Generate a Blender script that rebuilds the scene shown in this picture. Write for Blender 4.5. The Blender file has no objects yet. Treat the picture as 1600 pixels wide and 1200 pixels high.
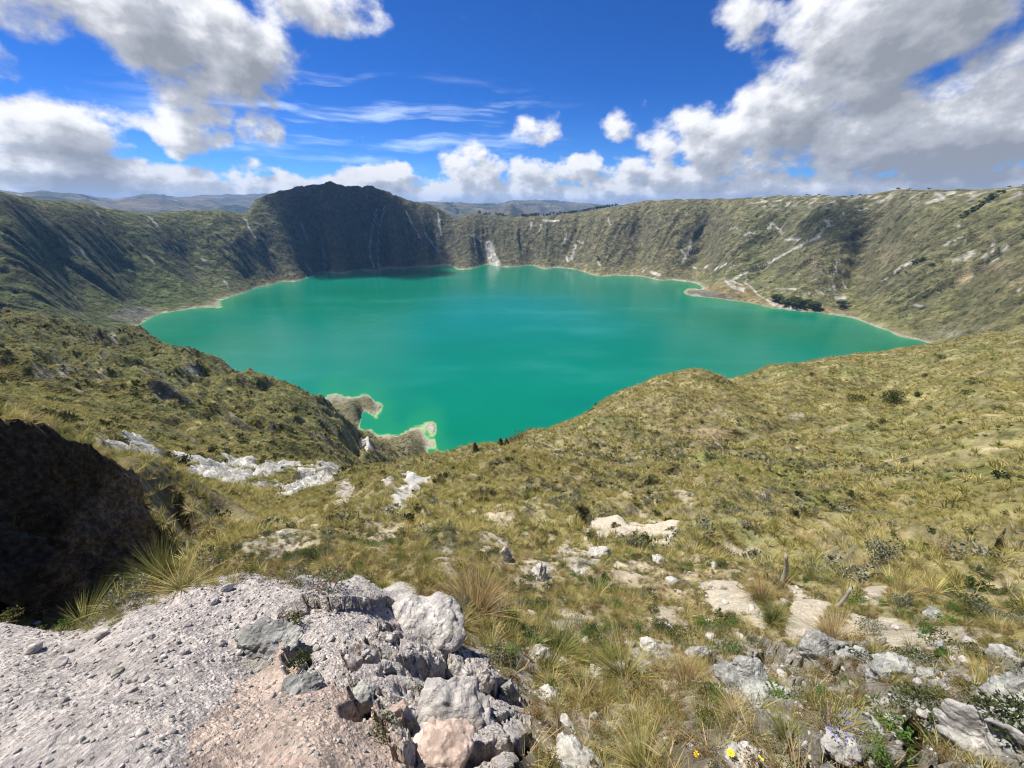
import bpy, bmesh, math, random, os
import numpy as np
from mathutils import Vector, Matrix
random.seed(7); RNG = np.random.default_rng(7)
R = math.radians
scene = bpy.context.scene
COL = scene.collection

# ------------------------------------------------------------------ camera
F = 601.0; PITCH = math.atan((600 - 318) / F)
CP, SP = math.cos(PITCH), math.sin(PITCH)
cam = bpy.data.cameras.new('camera'); cam_o = bpy.data.objects.new('camera', cam); COL.objects.link(cam_o)
cam.sensor_fit = 'HORIZONTAL'; cam.sensor_width = 36.0; cam.lens = 36.0 * F / 1600.0
cam.clip_start = 0.05; cam.clip_end = 200000
cam_o.location = (0, 0, 0); cam_o.rotation_euler = (math.pi / 2 - PITCH, 0, 0)
scene.camera = cam_o
LAKE = -350.0

def pdir(px, py):
    dx = (px - 800.0) / F; dy = (600.0 - py) / F
    return dx, CP + dy * SP, -SP + dy * CP
def paz(px, py):                       # azimuth and tangent of elevation of a sight line
    x, y, z = pdir(px, py)
    return math.atan2(x, y), z / math.hypot(x, y)
def project(x, y, z):
    dep = y * CP - z * SP; up = y * SP + z * CP
    dep = np.maximum(dep, 1e-3)
    return 800 + F * x / dep, 600 - F * up / dep

# ------------------------------------------------------------------ noise
_perm = np.random.default_rng(3).permutation(4096).astype(np.int64)
_ga = np.random.default_rng(4).uniform(0, 2 * np.pi, 4096); _gx, _gy = np.cos(_ga), np.sin(_ga)
def perlin(x, y, seed=0):
    xi = np.floor(x).astype(np.int64); yi = np.floor(y).astype(np.int64)
    xf = x - xi; yf = y - yi
    u = xf * xf * xf * (xf * (xf * 6 - 15) + 10); v = yf * yf * yf * (yf * (yf * 6 - 15) + 10)
    def g(ix, iy, fx, fy):
        h = _perm[(_perm[(ix + seed * 131) & 4095] + iy) & 4095]
        return _gx[h] * fx + _gy[h] * fy
    a = g(xi, yi, xf, yf); b = g(xi + 1, yi, xf - 1, yf)
    c = g(xi, yi + 1, xf, yf - 1); d = g(xi + 1, yi + 1, xf - 1, yf - 1)
    return 1.5 * ((a + u * (b - a)) + v * ((c + u * (d - c)) - (a + u * (b - a))))
def fbm(x, y, oct=4, seed=0, rough=0.5):
    s = np.zeros_like(x); a = 1.0; n = 0
    for k in range(oct):
        s += a * perlin(x * 2 ** k, y * 2 ** k, seed + k); n += a; a *= rough
    return s / n
def ridged(x, y, oct=4, seed=0, rough=0.5):
    s = np.zeros_like(x); a = 1.0; n = 0
    for k in range(oct):
        s += a * (1 - np.abs(perlin(x * 2 ** k, y * 2 ** k, seed + k)) * 2); n += a; a *= rough
    return s / n
def sstep(a, b, x):
    t = np.clip((x - a) / (b - a), 0, 1); return t * t * (3 - 2 * t)

# ------------------------------------------------------------------ terrain controls (sight line + horizontal distance)
ctrl = []                              # azimuth, r, t=z/r
def C(px, py, d): a, t = paz(px, py); ctrl.append((a, d, t))
def CZ(px, py, z): a, t = paz(px, py); ctrl.append((a, z / t, t))
def CA(px, py, d, z): a, t = paz(px, py); ctrl.append((a, d, z / d))      # hidden ground on that azimuth
# near ground
for p in [(0,1200,1.9),(250,1200,1.35),(500,1200,.92),(800,1200,.68),(1100,1200,1.05),(1350,1200,1.7),(1600,1200,2.4),
 (0,1000,3.4),(0,975,3.8),(150,1050,2.4),(200,945,3.4),(300,907,3.4),(390,895,3.2),(480,900,2.95),(400,1050,1.85),(560,897,2.75),
 (650,1000,1.85),(600,1100,1.25),(390,860,10),(430,830,16),(350,850,12),(480,870,8),(560,870,7),(700,880,5),(680,940,3.2),
 (0,875,15),(0,950,13.0),(100,875,15.8),(100,945,13.8),(200,850,18.5),(200,925,14),(250,850,18),(250,893,14),(280,867,16.4),(300,830,20),(335,868,14),
 (215,745,20.5),(255,747,21.5),(300,752,23),(340,770,24),(372,790,24),(300,808,20),(345,806,21.5),(250,800,19),(0,640,120),(150,720,60),(300,700,150),(200,688,110),(250,715,105),
 (400,740,110),(470,730,130),(520,735,120),(430,770,75),(540,760,60),(490,800,32),(400,800,40),(450,690,220),(550,700,330),
 (508,622,420),(440,602,450),(390,590,480),(345,570,500),(290,555,540),(240,537,590),(220,522,630),(400,640,330),(300,640,260),
 (300,600,370),(200,600,320),(100,600,280),(0,600,230),(100,540,480),(0,560,330),(200,540,560),(70,505,620),(0,510,560),(150,515,640),
 (500,660,330),(560,690,370),(577,690,430),(600,700,470),(640,690,500),(560,735,85),(620,728,85),(672,716,90),
 (0,490,1500),(100,430,1850),(200,420,2030),(300,420,2170),(300,450,1980),(0,400,1740),(0,450,1640),(150,350,2130),(0,340,1850),(300,370,2310),
 (1200,400,2150),(1100,380,2450),(1000,370,2560),(900,380,2580),(800,380,2620),(1350,400,2080),(1350,460,1860),(1500,400,1830),(1500,470,1690),
 (1600,400,1720),(1600,460,1590),(1600,500,1500),(1530,500,1570),(1530,528,320),(1600,512,350),
 (500,380,2620),(600,380,2660),(680,380,2660),(420,390,2400),
 (1600,600,140),(1600,700,80),(1600,800,45),(1600,900,22),(1600,960,10),(1600,1010,6.5),(1600,1060,4.3),
 (1400,600,170),(1400,700,100),(1400,800,50),(1400,880,20),(1400,940,9.5),(1400,1000,6.5),(1400,1050,4.6),(1400,1120,2.9),
 (1200,605,180),(1200,580,215),(1250,573,220),(1300,566,240),(1380,556,260),(1460,541,290),(1145,596,200),(1128,587,165),(1090,578,160),
 (1040,588,160),(990,605,155),(940,628,145),(900,652,135),(865,673,130),(820,683,120),(780,695,112),(740,705,103),
 (1000,690,85),(1110,715,70),(1200,690,92),(1000,740,60),(1110,650,105),(1300,740,70),(1200,780,45),(1060,800,33),(1250,840,21),
 (1225,905,10.5),(1240,945,8),(1150,880,13),(1050,870,14),(1000,830,21),(900,800,25),(900,740,52),(800,760,38),(700,800,20),(800,850,12.5),
 (700,760,36),(600,800,22),(600,850,11),
 (900,880,9.5),(800,920,6),(1000,930,7),(900,980,4.3),(1050,1000,4.6),(1150,980,5.8),(1150,1060,3.6),(900,1080,2.2),(800,1100,1.4),
 (800,1000,2.6),(750,930,4.1),(1000,1130,1.75),(1250,1100,2.9),(1500,1130,2.9),(1600,1120,3.1)]: C(*p)
# ground hidden behind edges
for p in [(200,945,4.3,-4.9),(300,907,4.3,-4.9),(390,895,4.1,-4.8),(480,900,3.8,-4.7),(0,975,5.2,-4.6),(560,897,3.6,-4.6),
 (0,975,8,-6.2),(200,945,7,-6.4),(100,970,7.5,-6.4),(0,657,22,-9.5),(100,680,23,-10.5),(0,657,70,-25),(230,745,38,-22),(300,752,30,-20),(370,790,29,-22),
 (620,728,200,-180),(620,728,350,-275),(740,705,200,-165),(740,705,350,-275),(740,705,440,-352),(820,683,250,-190),(820,683,440,-352),
 (940,628,260,-170),(940,628,480,-352),(1090,578,270,-150),(1090,578,560,-352),(1250,573,330,-140),(1250,573,650,-352),
 (1400,553,420,-150),(1400,553,760,-352),(1530,528,500,-150),(1600,512,560,-140),(1470,541,800,-354),(1530,528,900,-350),(1600,512,1000,-345),
 (345,570,620,-260),(345,570,740,-352),(220,522,800,-270),(220,522,950,-352),(440,602,560,-280),(440,602,650,-352),(290,555,700,-280),(290,555,830,-352),
 (508,622,560,-300),(508,622,680,-340),(100,520,800,-190),(0,505,720,-150),(100,490,1150,-290),(0,500,1200,-290)]: CA(*p)
for p in [(540,632),(575,628),(545,650),(560,643)]: CZ(*p, -341)
CZ(150,488,-300)
# lake shore
SHORE = [(232,498),(250,490),(275,486),(300,482),(345,479),(342,471),(370,461),(400,450),(440,440),(485,432),(520,426),(560,422),(600,420),(650,417),(700,414.5),
 (760,413.5),(830,414.5),(870,418),(910,424),(960,430),(1010,433.5),(1050,437.5),(1085,442),(1097,448),(1088,452),(1070,458.5),(1100,463.5),(1150,470),(1190,477),
 (1225,483),(1270,487.5),(1310,493),(1350,503),(1390,518),(1430,530),(1465,541),
 (670,713),(668,705),(675,690),(670,680),(677,664),(662,664),(640,672),(610,682),(590,682),(575,672),(561,662),(564,650),(596,635),(585,628),(555,621),(528,620),(510,622)]
for p in SHORE: CZ(*p, LAKE)
# lake bed a little inside the shore
for p in [(260,505),(350,495),(450,456),(560,440),(700,430),(850,432),(960,447),(1040,452),(1060,468),(1200,495),(1300,507),(1390,540),(700,690),(620,650),(520,600),(630,672)]: CZ(*p, -366)
for p in [(420,520),(600,500),(800,480),(800,560),(1000,520),(1200,540),(760,640),(900,600),(420,570),(300,530)]: CZ(*p, -395)
RIM = [(0,303,1960),(60,313,2090),(130,320,2200),(190,330,2300),(240,335,2380),(300,330,2470),(345,330,2480),(380,335,2560),(400,315,2620),(430,302,2700),
 (470,297,2780),(500,292,2820),(520,289,2840),(545,294,2850),(590,297,2850),(615,307,2850),(640,316,2850),(665,320,2850),(690,332,2840),(705,340,2830),(745,335,2830),
 (800,341,2820),(860,338,2800),(900,334,2790),(950,325,2780),(1010,315,2740),(1060,312,2700),(1130,312,2620),(1215,307,2480),(1280,306,2400),(1330,308,2330),
 (1400,300,2230),(1450,298,2190),(1530,297,2120),(1600,293,2040)]
rx_ = np.array([p[0] for p in RIM], float); rs_ = np.unique(np.concatenate([rx_, np.arange(0, 1601, 22)]))
RIMD = [(x_, float(np.interp(x_, rx_, [p[1] for p in RIM])), float(np.interp(x_, rx_, [p[2] for p in RIM]))) for x_ in rs_]
for px, py, d in RIMD:
    C(px, py, d); a, t = paz(px, py); ctrl.append((a, d * 1.045, (t * d - 10) / (d * 1.045))); ctrl.append((a, d * 1.14, (t * d - 70) / (d * 1.14)))
    ctrl.append((a, d * 1.35, -160 / (d * 1.35)))
for s in (-1, 1):
    ctrl += [(s*1.05, 1850, .012), (s*1.05, 2250, -.05), (s*1.05, 1500, -.14), (s*1.05, 1200, -.22), (s*1.05, 700, -.13), (s*1.3, 1250, 0.0), (s*1.3, 1700, -.06), (s*1.3, 600, -.12), (s*1.5, 800, -.02), (s*1.5, 1300, -.08),
             (s*1.5, 60, -.12), (s*1.5, 2000, -.1), (s*1.5, 3300, -.1)]
ctrl += [(-1.5, 2, -.85), (-1.5, 8, -.35), (1.5, 2.2, -.85), (1.5, 8, -.45), (-1.2, 1, -1.7), (1.2, 1, -1.75), (0, .42, -4.1), (-1.5, .42, -4), (1.5, .42, -4), (-.8, .42, -4), (.8, .42, -4.1)]
ctrl = np.array(ctrl); KA = 3.2; CE = 0.045
cu, cv, ct = ctrl[:, 0] * KA, np.log(ctrl[:, 1]), ctrl[:, 2]
def phi(du, dv): return np.sqrt(du * du + dv * dv + CE * CE)
A = phi(cu[:, None] - cu[None], cv[:, None] - cv[None]); n = len(cu)
P = np.stack([np.ones(n), cu, cv], 1)
M = np.block([[A - 1e-4 * np.eye(n), P], [P.T, np.zeros((3, 3))]])
W = np.linalg.solve(M, np.concatenate([ct, np.zeros(3)]))
def base_t(az, r):
    u = az * KA; v = np.log(r); out = np.empty_like(u)
    uf, vf, of = u.ravel(), v.ravel(), out.ravel()
    for i in range(0, uf.size, 20000):
        s = slice(i, i + 20000)
        of[s] = phi(uf[s, None] - cu[None], vf[s, None] - cv[None]) @ W[:n] + W[n] + W[n+1] * uf[s] + W[n+2] * vf[s]
    return of.reshape(u.shape)

# ------------------------------------------------------------------ polar grid
NA = int(os.environ.get('NA', 1000)); LQ = NA / 1000.0
AZ = np.linspace(-1.54, 1.54, NA)
RR = np.concatenate([np.geomspace(.42, 100, int(470*LQ))[:-1], np.geomspace(100, 1350, int(240*LQ))[:-1], np.geomspace(1350, 3350, int(340*LQ))])
NR = len(RR)
AG, RG = np.meshgrid(AZ, RR)            # rows = r
T = base_t(AG, RG); Z = T * RG
X = RG * np.sin(AG); Y = RG * np.cos(AG)
PX, PY = project(X, Y, Z)

def poly_mask(poly, warp=0.0, seed=0, rmin=0, rmax=1e9, soft=0):
    """which ground lies in a patch outlined by sight lines, with a frayed edge"""
    wx = PX + warp * WN1; wy = PY + warp * WN2
    m = np.zeros(PX.shape, bool); k = len(poly)
    xs = [p[0] for p in poly]; ys = [p[1] for p in poly]
    box = (wx > min(xs) - 1) & (wx < max(xs) + 1) & (wy > min(ys) - 1) & (wy < max(ys) + 1) & (RG >= rmin) & (RG <= rmax)
    qx, qy = wx[box], wy[box]; ins = np.zeros(qx.shape, bool)
    for i in range(k):
        x1, y1 = poly[i]; x2, y2 = poly[(i + 1) % k]
        if y1 == y2: continue
        c = ((y1 > qy) != (y2 > qy)) & (qx < (x2 - x1) * (qy - y1) / (y2 - y1) + x1)
        ins ^= c
    m[box] = ins
    return m.astype(float)
def line_mask(pts, w, warp=0.0, rmin=0, rmax=1e9):
    wx = PX + warp * WN1; wy = PY + warp * WN2; best = np.full(PX.shape, 1e9)
    xs = [p[0] for p in pts]; ys = [p[1] for p in pts]
    box = (wx > min(xs) - 3*w) & (wx < max(xs) + 3*w) & (wy > min(ys) - 3*w) & (wy < max(ys) + 3*w) & (RG >= rmin) & (RG <= rmax)
    qx, qy = wx[box], wy[box]; b = np.full(qx.shape, 1e9)
    for (x1, y1), (x2, y2) in zip(pts[:-1], pts[1:]):
        L = (x2-x1)**2 + (y2-y1)**2 + 1e-9
        s = np.clip(((qx-x1)*(x2-x1) + (qy-y1)*(y2-y1)) / L, 0, 1)
        b = np.minimum(b, np.hypot(qx - x1 - s*(x2-x1), qy - y1 - s*(y2-y1)))
    best[box] = b
    return sstep(w * 1.15, w * .75, best)
def blob(px, py, rx, ry, rmin=0, rmax=1e9, warp=0.0):
    wx = PX + warp * WN1; wy = PY + warp * WN2
    q = ((wx - px) / rx) ** 2 + ((wy - py) / ry) ** 2
    return np.exp(-q * 1.6) * ((RG >= rmin) & (RG <= rmax))

def band_noise(lam_lo, lam_hi, seed, amp_pow=1.0):
    """octaves whose wavelength suits the grid there: lam between lam_lo*r and lam_hi*r"""
    s = np.zeros(X.shape); lam = 0.03; k = 0
    while lam < 900:
        w = sstep(lam_lo, lam_lo * 1.8, lam / RG) * sstep(lam_hi * 1.8, lam_hi, lam / RG)
        rows = np.where(w[:, 0] > 0)[0]
        if len(rows):
            sl = slice(rows[0], rows[-1] + 1)
            s[sl] += w[sl] * perlin(X[sl] / lam + 17.3 * k, Y[sl] / lam + 5.1 * k, seed + k) * lam ** amp_pow
        lam *= 1.9; k += 1
    return s
WN1 = band_noise(.02, .12, 50, 0.0); WN2 = band_noise(.02, .12, 90, 0.0)

# ---- far crater walls: gullies running down to the lake
hgt = Z - LAKE
theta = np.arctan2(X - 20, Y - 1480); rho = np.hypot(X - 20, Y - 1480)
far = sstep(650, 1100, RG)
env = sstep(6, 120, hgt) * far
ra_ = np.array([paz(p[0], p[1])[0] for p in RIM]); rh_ = np.array([paz(p[0], p[1])[1] * p[2] - LAKE for p in RIM]); so_ = np.argsort(ra_)
RIMH = np.interp(AG, ra_[so_], rh_[so_]); hfr = hgt / RIMH
rimtaper = 1 - .9 * sstep(.62, .97, hfr)
gw = fbm(theta * 9, rho / 500, 3, 11) * .22
gul = ridged((theta + gw * .35) * 17, rho / 1300, 4, 21, .55)
gul2 = ridged((theta + gw * .25) * 44 + 3, rho / 800, 3, 31, .55)
peakm = np.exp(-((PX - 560) / 150) ** 2)
Z += env * rimtaper * ((gul - .35) * (15 + 12 * peakm) + (gul2 - .35) * 11)
Z += env * fbm(X / 90, Y / 90, 4, 41) * 10 * rimtaper
Z += far * sstep(8, 50, hgt) * sstep(1.2, .3, hfr) * fbm(theta * 14 + 9, rho / 300, 3, 61) * 13
Z += far * sstep(.8, .97, hfr) * fbm(X / 45, Y / 45, 4, 46) * 6.5
Z += env * (1 - .6 * sstep(.7, .97, hfr)) * ((ridged((theta + gw * .2) * 95, rho / 260, 3, 37, .6) - .4) * 5.5 + fbm(X / 26, Y / 26, 4, 48, .6) * 5.0)
leftw = far * sstep(520, 330, PX) * sstep(20, 110, hgt) * (1 - .8 * sstep(.75, .98, hfr))
Z += leftw * ((ridged(X / 210 + .4 * fbm(X / 150, Y / 150, 2, 51), Y / 330, 4, 52, .55) - .45) * 17)
Z += env * peakm * (1 - .75 * sstep(.8, .98, hfr)) * (ridged((theta + gw * .1) * 62, rho / 900, 3, 39, .6) - .4) * 9 + far * peakm * sstep(.86, .97, hfr) * (fbm(X / 42, Y / 300, 3, 49, .6) * 26 + 6)
# ---- general relief
mid = sstep(2.0, 6, RG) * (1 - sstep(700, 1200, RG)) * np.where(RG > 250, sstep(2, 40, hgt), 1)
Z += mid * band_noise(.035, .16, 70) * .17
cen = sstep(400, 560, PX) * sstep(9, 18, RG) * sstep(75, 45, RG); Z += cen * ((ridged(X / 12 + .5 * fbm(X / 9, Y / 9, 2, 171), Y / 17, 3, 172) - .5) * 3.1 + fbm(X / 4.5, Y / 4.5, 3, 173) * .55)
shelf = sstep(700, 900, PX) * sstep(45, 75, RG) * sstep(330, 220, RG); Z += shelf * (fbm(X / 26, Y / 26, 4, 174) * 3.2 + (ridged(X / 40, Y / 22, 3, 175) - .5) * 2.0)
rg = ridged(X / 42 + fbm(X / 60, Y / 60, 2, 5), Y / 42, 3, 75) - .4
leftbench = (PX < 620) * sstep(150, 260, RG) * (1 - sstep(600, 750, RG)) * sstep(5, 60, hgt)
Z += leftbench * (rg * 14 + 4 * fbm(X / 22, Y / 22, 3, 77))
near = 1 - sstep(2.0, 6, RG)
Z += near * band_noise(.03, .2, 110) * .07
# shallow shore waver
Z += sstep(-12, -2, -np.abs(hgt)) * (RG > 400) * fbm(X / 28, Y / 28, 3, 83) * 3.0

# ---- named ground features (masks in sight lines, kept on their own distance range)
slab = poly_mask([(-400,1010),(0,972),(60,966),(130,983),(200,946),(300,908),(390,893),(430,905),(500,895),(560,893),(620,900),(680,950),(715,1000),(780,1040),(820,1075),(830,1110),(770,1260),(-400,1400)], 7, rmax=4.6)
pink = poly_mask([(445,1005),(400,1050),(350,1090),(300,1150),(265,1290),(660,1290),(630,1150),(560,1095),(520,1070),(480,1060)], 9, rmax=3)
bad1 = poly_mask([(150,705),(185,697),(205,686),(225,690),(262,716),(215,722),(175,716)], 3, rmin=60, rmax=170)
bad2 = poly_mask([(270,716),(330,722),(372,716),(440,717),(478,730),(520,732),(545,728),(520,760),(480,768),(450,778),(420,762),(350,748),(300,735)], 5, rmin=40, rmax=200)
bad2 = bad2 * (fbm(X / 9, Y / 9, 3, 206) > -.16)
bad3 = poly_mask([(636,748),(690,738),(668,762),(640,785),(606,822),(618,785)], 5, rmin=12, rmax=60)
bad4 = poly_mask([(580,690),(560,676),(556,684),(572,700),(586,702)], 2, rmin=250, rmax=520)
gullyw = poly_mask([(395,850),(430,815),(470,810),(470,850),(440,865),(380,865)], 10, rmin=5, rmax=40)
sandpath = np.clip(poly_mask([(1228,912),(1262,925),(1292,940),(1288,985),(1255,995),(1225,990),(1235,955)], 5, rmin=4, rmax=14)
   + poly_mask([(1085,915),(1140,905),(1165,925),(1200,960),(1195,985),(1150,960),(1110,945)], 6, rmin=3, rmax=14)
   + poly_mask([(1330,960),(1400,968),(1480,985),(1570,1000),(1560,1018),(1440,1022),(1330,1010),(1290,990)], 6, rmin=3, rmax=14)
   + poly_mask([(1290,875),(1330,880),(1300,893),(1240,886)], 3, rmin=8, rmax=20)
   + poly_mask([(1345,915),(1385,920),(1375,945),(1345,940)], 3, rmin=6, rmax=16)
   + poly_mask([(920,805),(990,815),(1055,835),(1050,850),(975,845),(915,835)], 6, rmin=10, rmax=40), 0, 1)
rockbed = poly_mask([(1100,1010),(1160,990),(1240,1000),(1340,1000),(1450,1025),(1600,1010),(1900,1010),(1900,1400),(1330,1400),(1240,1180),(1150,1120),(1105,1060)], 9, rmax=9)
whites = np.clip(blob(915,885,45,22,3,25,9) + blob(790,870,22,35,3,25,8) + blob(850,900,26,30,3,20,8) + blob(750,1010,30,20,1,6,8) + blob(860,1030,40,18,1,6,10)
   + blob(820,1040,20,40,1,6,9) + blob(980,1050,60,18,1,6,9) + blob(1100,1130,50,22,1,6,9) + blob(880,1180,70,25,.5,4,9) + blob(1150,1180,80,24,.5,4,9) + blob(1010,1020,70,20,2,9,12)
   + blob(610,770,16,20,10,60,6) + blob(545,775,18,20,10,70,6) + blob(1060,780,10,9,20,90,4) + blob(700,860,22,24,5,30,8), 0, 1)
whites = sstep(.42, .62, whites + .25 * WN1)
holes = [(1485,1112,46,11,.42),(1440,1165,22,22,.42),(1572,1090,26,10,.35),(1536,1152,8,24,.32),(915,815,15,13,2.2),(1350,832,10,13,1.8),(1570,866,26,14,2.6),(462,1030,20,30,.10),(560,1112,30,15,.18),(700,985,12,20,.16)]
for hx, hy, rx, ry, dp in holes:
    a, t = paz(hx, hy); q = ((PX - hx + 5*WN1) / rx) ** 2 + ((PY - hy + 5*WN2) / ry) ** 2
    rr0 = RG[np.argmin(np.abs(T[:, int((a+1.54)/3.08*(NA-1))] - t) + (np.abs(RR) < 0)), 0]
    ia = int((a + 1.54) / 3.08 * (NA - 1)); hit = np.where(T[:, ia] >= t)[0]
    r0 = RR[hit[0]] if len(hit) else rr0
    Z -= dp * sstep(1.25, .55, q) * ((RG > r0 * .6) & (RG < r0 * 1.7))
# fractured bedrock: blocks with open joints
def worley(x, y, seed):
    xi = np.floor(x).astype(np.int64); yi = np.floor(y).astype(np.int64); f1 = np.full(x.shape, 9.0); f2 = np.full(x.shape, 9.0); cid = np.zeros(x.shape)
    for dx in (-1, 0, 1):
        for dy in (-1, 0, 1):
            h = _perm[(_perm[(xi + dx + seed * 57) & 4095] + yi + dy) & 4095]; h2 = _perm[(h + 1973) & 4095]
            d = np.hypot(xi + dx + h / 4096.0 - x, yi + dy + h2 / 4096.0 - y)
            nearer = d < f1; f2 = np.where(nearer, f1, np.minimum(f2, d)); cid = np.where(nearer, (h % 977) / 977.0, cid); f1 = np.where(nearer, d, f1)
    return f1, f2, cid
nr_ = np.where(RR < 10)[0][-1]; sl_ = slice(0, nr_); xs_, ys_ = X[sl_], Y[sl_]
wq1 = fbm(xs_ / .3, ys_ / .3, 4, 210) * .16; wq2 = fbm(xs_ / .3, ys_ / .3, 4, 211) * .16
def blocks(lam, seed, ang=0.0, squash=1.0):
    u = (xs_ * math.cos(ang) + ys_ * math.sin(ang)) + wq1; v = (-xs_ * math.sin(ang) + ys_ * math.cos(ang)) * squash + wq2
    return worley(u / lam, v / lam, seed)
crag = poly_mask([(540,1000),(600,960),(690,960),(730,1010),(790,1045),(830,1085),(835,1130),(790,1210),(640,1210),(600,1140),(540,1085)], 8, rmax=4.5)[sl_]
crag = np.clip(crag, 0, 1); f1, f2, ci = blocks(.42, 5, .4); edge = f2 - f1
Z[sl_] += crag * ((ci - .45) * .20 - .20 * sstep(.16, .0, edge) + .05 * (1 - f1))
f1b, f2b, cib = blocks(.16, 9, 1.0); Z[sl_] += crag * ((cib - .5) * .05 - .05 * sstep(.2, .0, f2b - f1b))
rb = rockbed[sl_]; f1, f2, ci2 = blocks(.55, 13, .3); edge2 = f2 - f1
Z[sl_] += rb * ((ci2 - .5) * .22 - .16 * sstep(.14, 0, edge2)); f1b, f2b, cib = blocks(.17, 17, .8); Z[sl_] += rb * ((cib - .5) * .09 - .05 * sstep(.2, 0, f2b - f1b))
corner = poly_mask([(1400,1140),(1450,1105),(1540,1100),(1570,1050),(1620,1030),(1900,1030),(1900,1400),(1380,1400),(1395,1200)], 6, rmax=6)[sl_]
f1, f2, ci3 = blocks(.24, 23, .55, .38); Z[sl_] += corner * ((ci3 - .75) * .85 - .22 * sstep(.22, 0, f2 - f1))
# steps across the slab with a sharp broken edge
stepm = poly_mask([(425,965),(448,985),(462,1010),(500,1058),(545,1085),(590,1105),(640,1150),(680,1215),(900,1215),(850,1050),(720,960),(600,940),(480,930)], 6, rmax=4)[sl_]
Z[sl_] -= stepm * .11
# badland ribs
bad = np.clip(bad1 + bad2, 0, 1)
Z += bad1 * (5 * ridged(X / 7, Y / 22, 3, 201) - 2) + bad2 * (4.0 * ridged(X / 6 + Y / 30, Y / 24, 4, 205, .6) - 2)
# cliff ledges on hump
cl = blob(555,690,16,26,300,420) * 18; Z -= cl
for q in [(95,570,40,14),(250,575,60,8),(300,585,50,8)]:
    Z -= blob(*q, 200, 620, 6) * 14
# rugged rim band on the right
rimband = sstep(1150, 1190, PX) * sstep(17, 4, np.abs(PY - np.interp(PX, [1100,1215,1280,1330,1400,1450,1530,1600,1700],[318,316,314,315,309,308,306,302,300]))) * (RG > 1500)
Z += rimband * 2.5 * fbm(X / 16, Y / 16, 3, 301)
T = Z / RG
PX, PY = project(X, Y, Z)
TMAX = np.maximum.accumulate(T, axis=0)
VIS = T >= TMAX - .004

def ground_z(x, y):
    r = np.clip(np.hypot(x, y), RR[0], RR[-1]); a = np.arctan2(x, y)
    fi = np.clip((a + 1.54) / 3.08 * (NA - 1), 0, NA - 1.001); fj = np.interp(r, RR, np.arange(NR)); fj = np.clip(fj, 0, NR - 1.001)
    i = np.floor(fi).astype(int); j = np.floor(fj).astype(int); u = fi - i; v = fj - j
    return (Z[j, i] * (1-u) + Z[j, i+1] * u) * (1-v) + (Z[j+1, i] * (1-u) + Z[j+1, i+1] * u) * v
def grid_at(arr, x, y):
    r = np.clip(np.hypot(x, y), RR[0], RR[-1]); a = np.arctan2(x, y)
    i = np.clip(np.rint((a + 1.54) / 3.08 * (NA - 1)), 0, NA - 1).astype(int); j = np.clip(np.rint(np.interp(r, RR, np.arange(NR))), 0, NR - 1).astype(int)
    return arr[j, i]
def pick(px, py):
    """first ground met by a sight line"""
    a, t = paz(px, py); fi = np.clip((a + 1.54) / 3.08 * (NA - 1), 0, NA - 1.001); i = int(fi); u = fi - i
    col = (Z[:, i] * (1 - u) + Z[:, i+1] * u) / RR
    hit = np.where(col >= t)[0]
    j = hit[0] if len(hit) else NR - 1
    if j > 0 and len(hit):
        w = (t - col[j-1]) / (col[j] - col[j-1] + 1e-12); r = RR[j-1] + w * (RR[j] - RR[j-1])
    else: r = RR[j]
    x, y = r * math.sin(a), r * math.cos(a)
    return Vector((x, y, float(ground_z(np.array([x]), np.array([y]))[0])))

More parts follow.
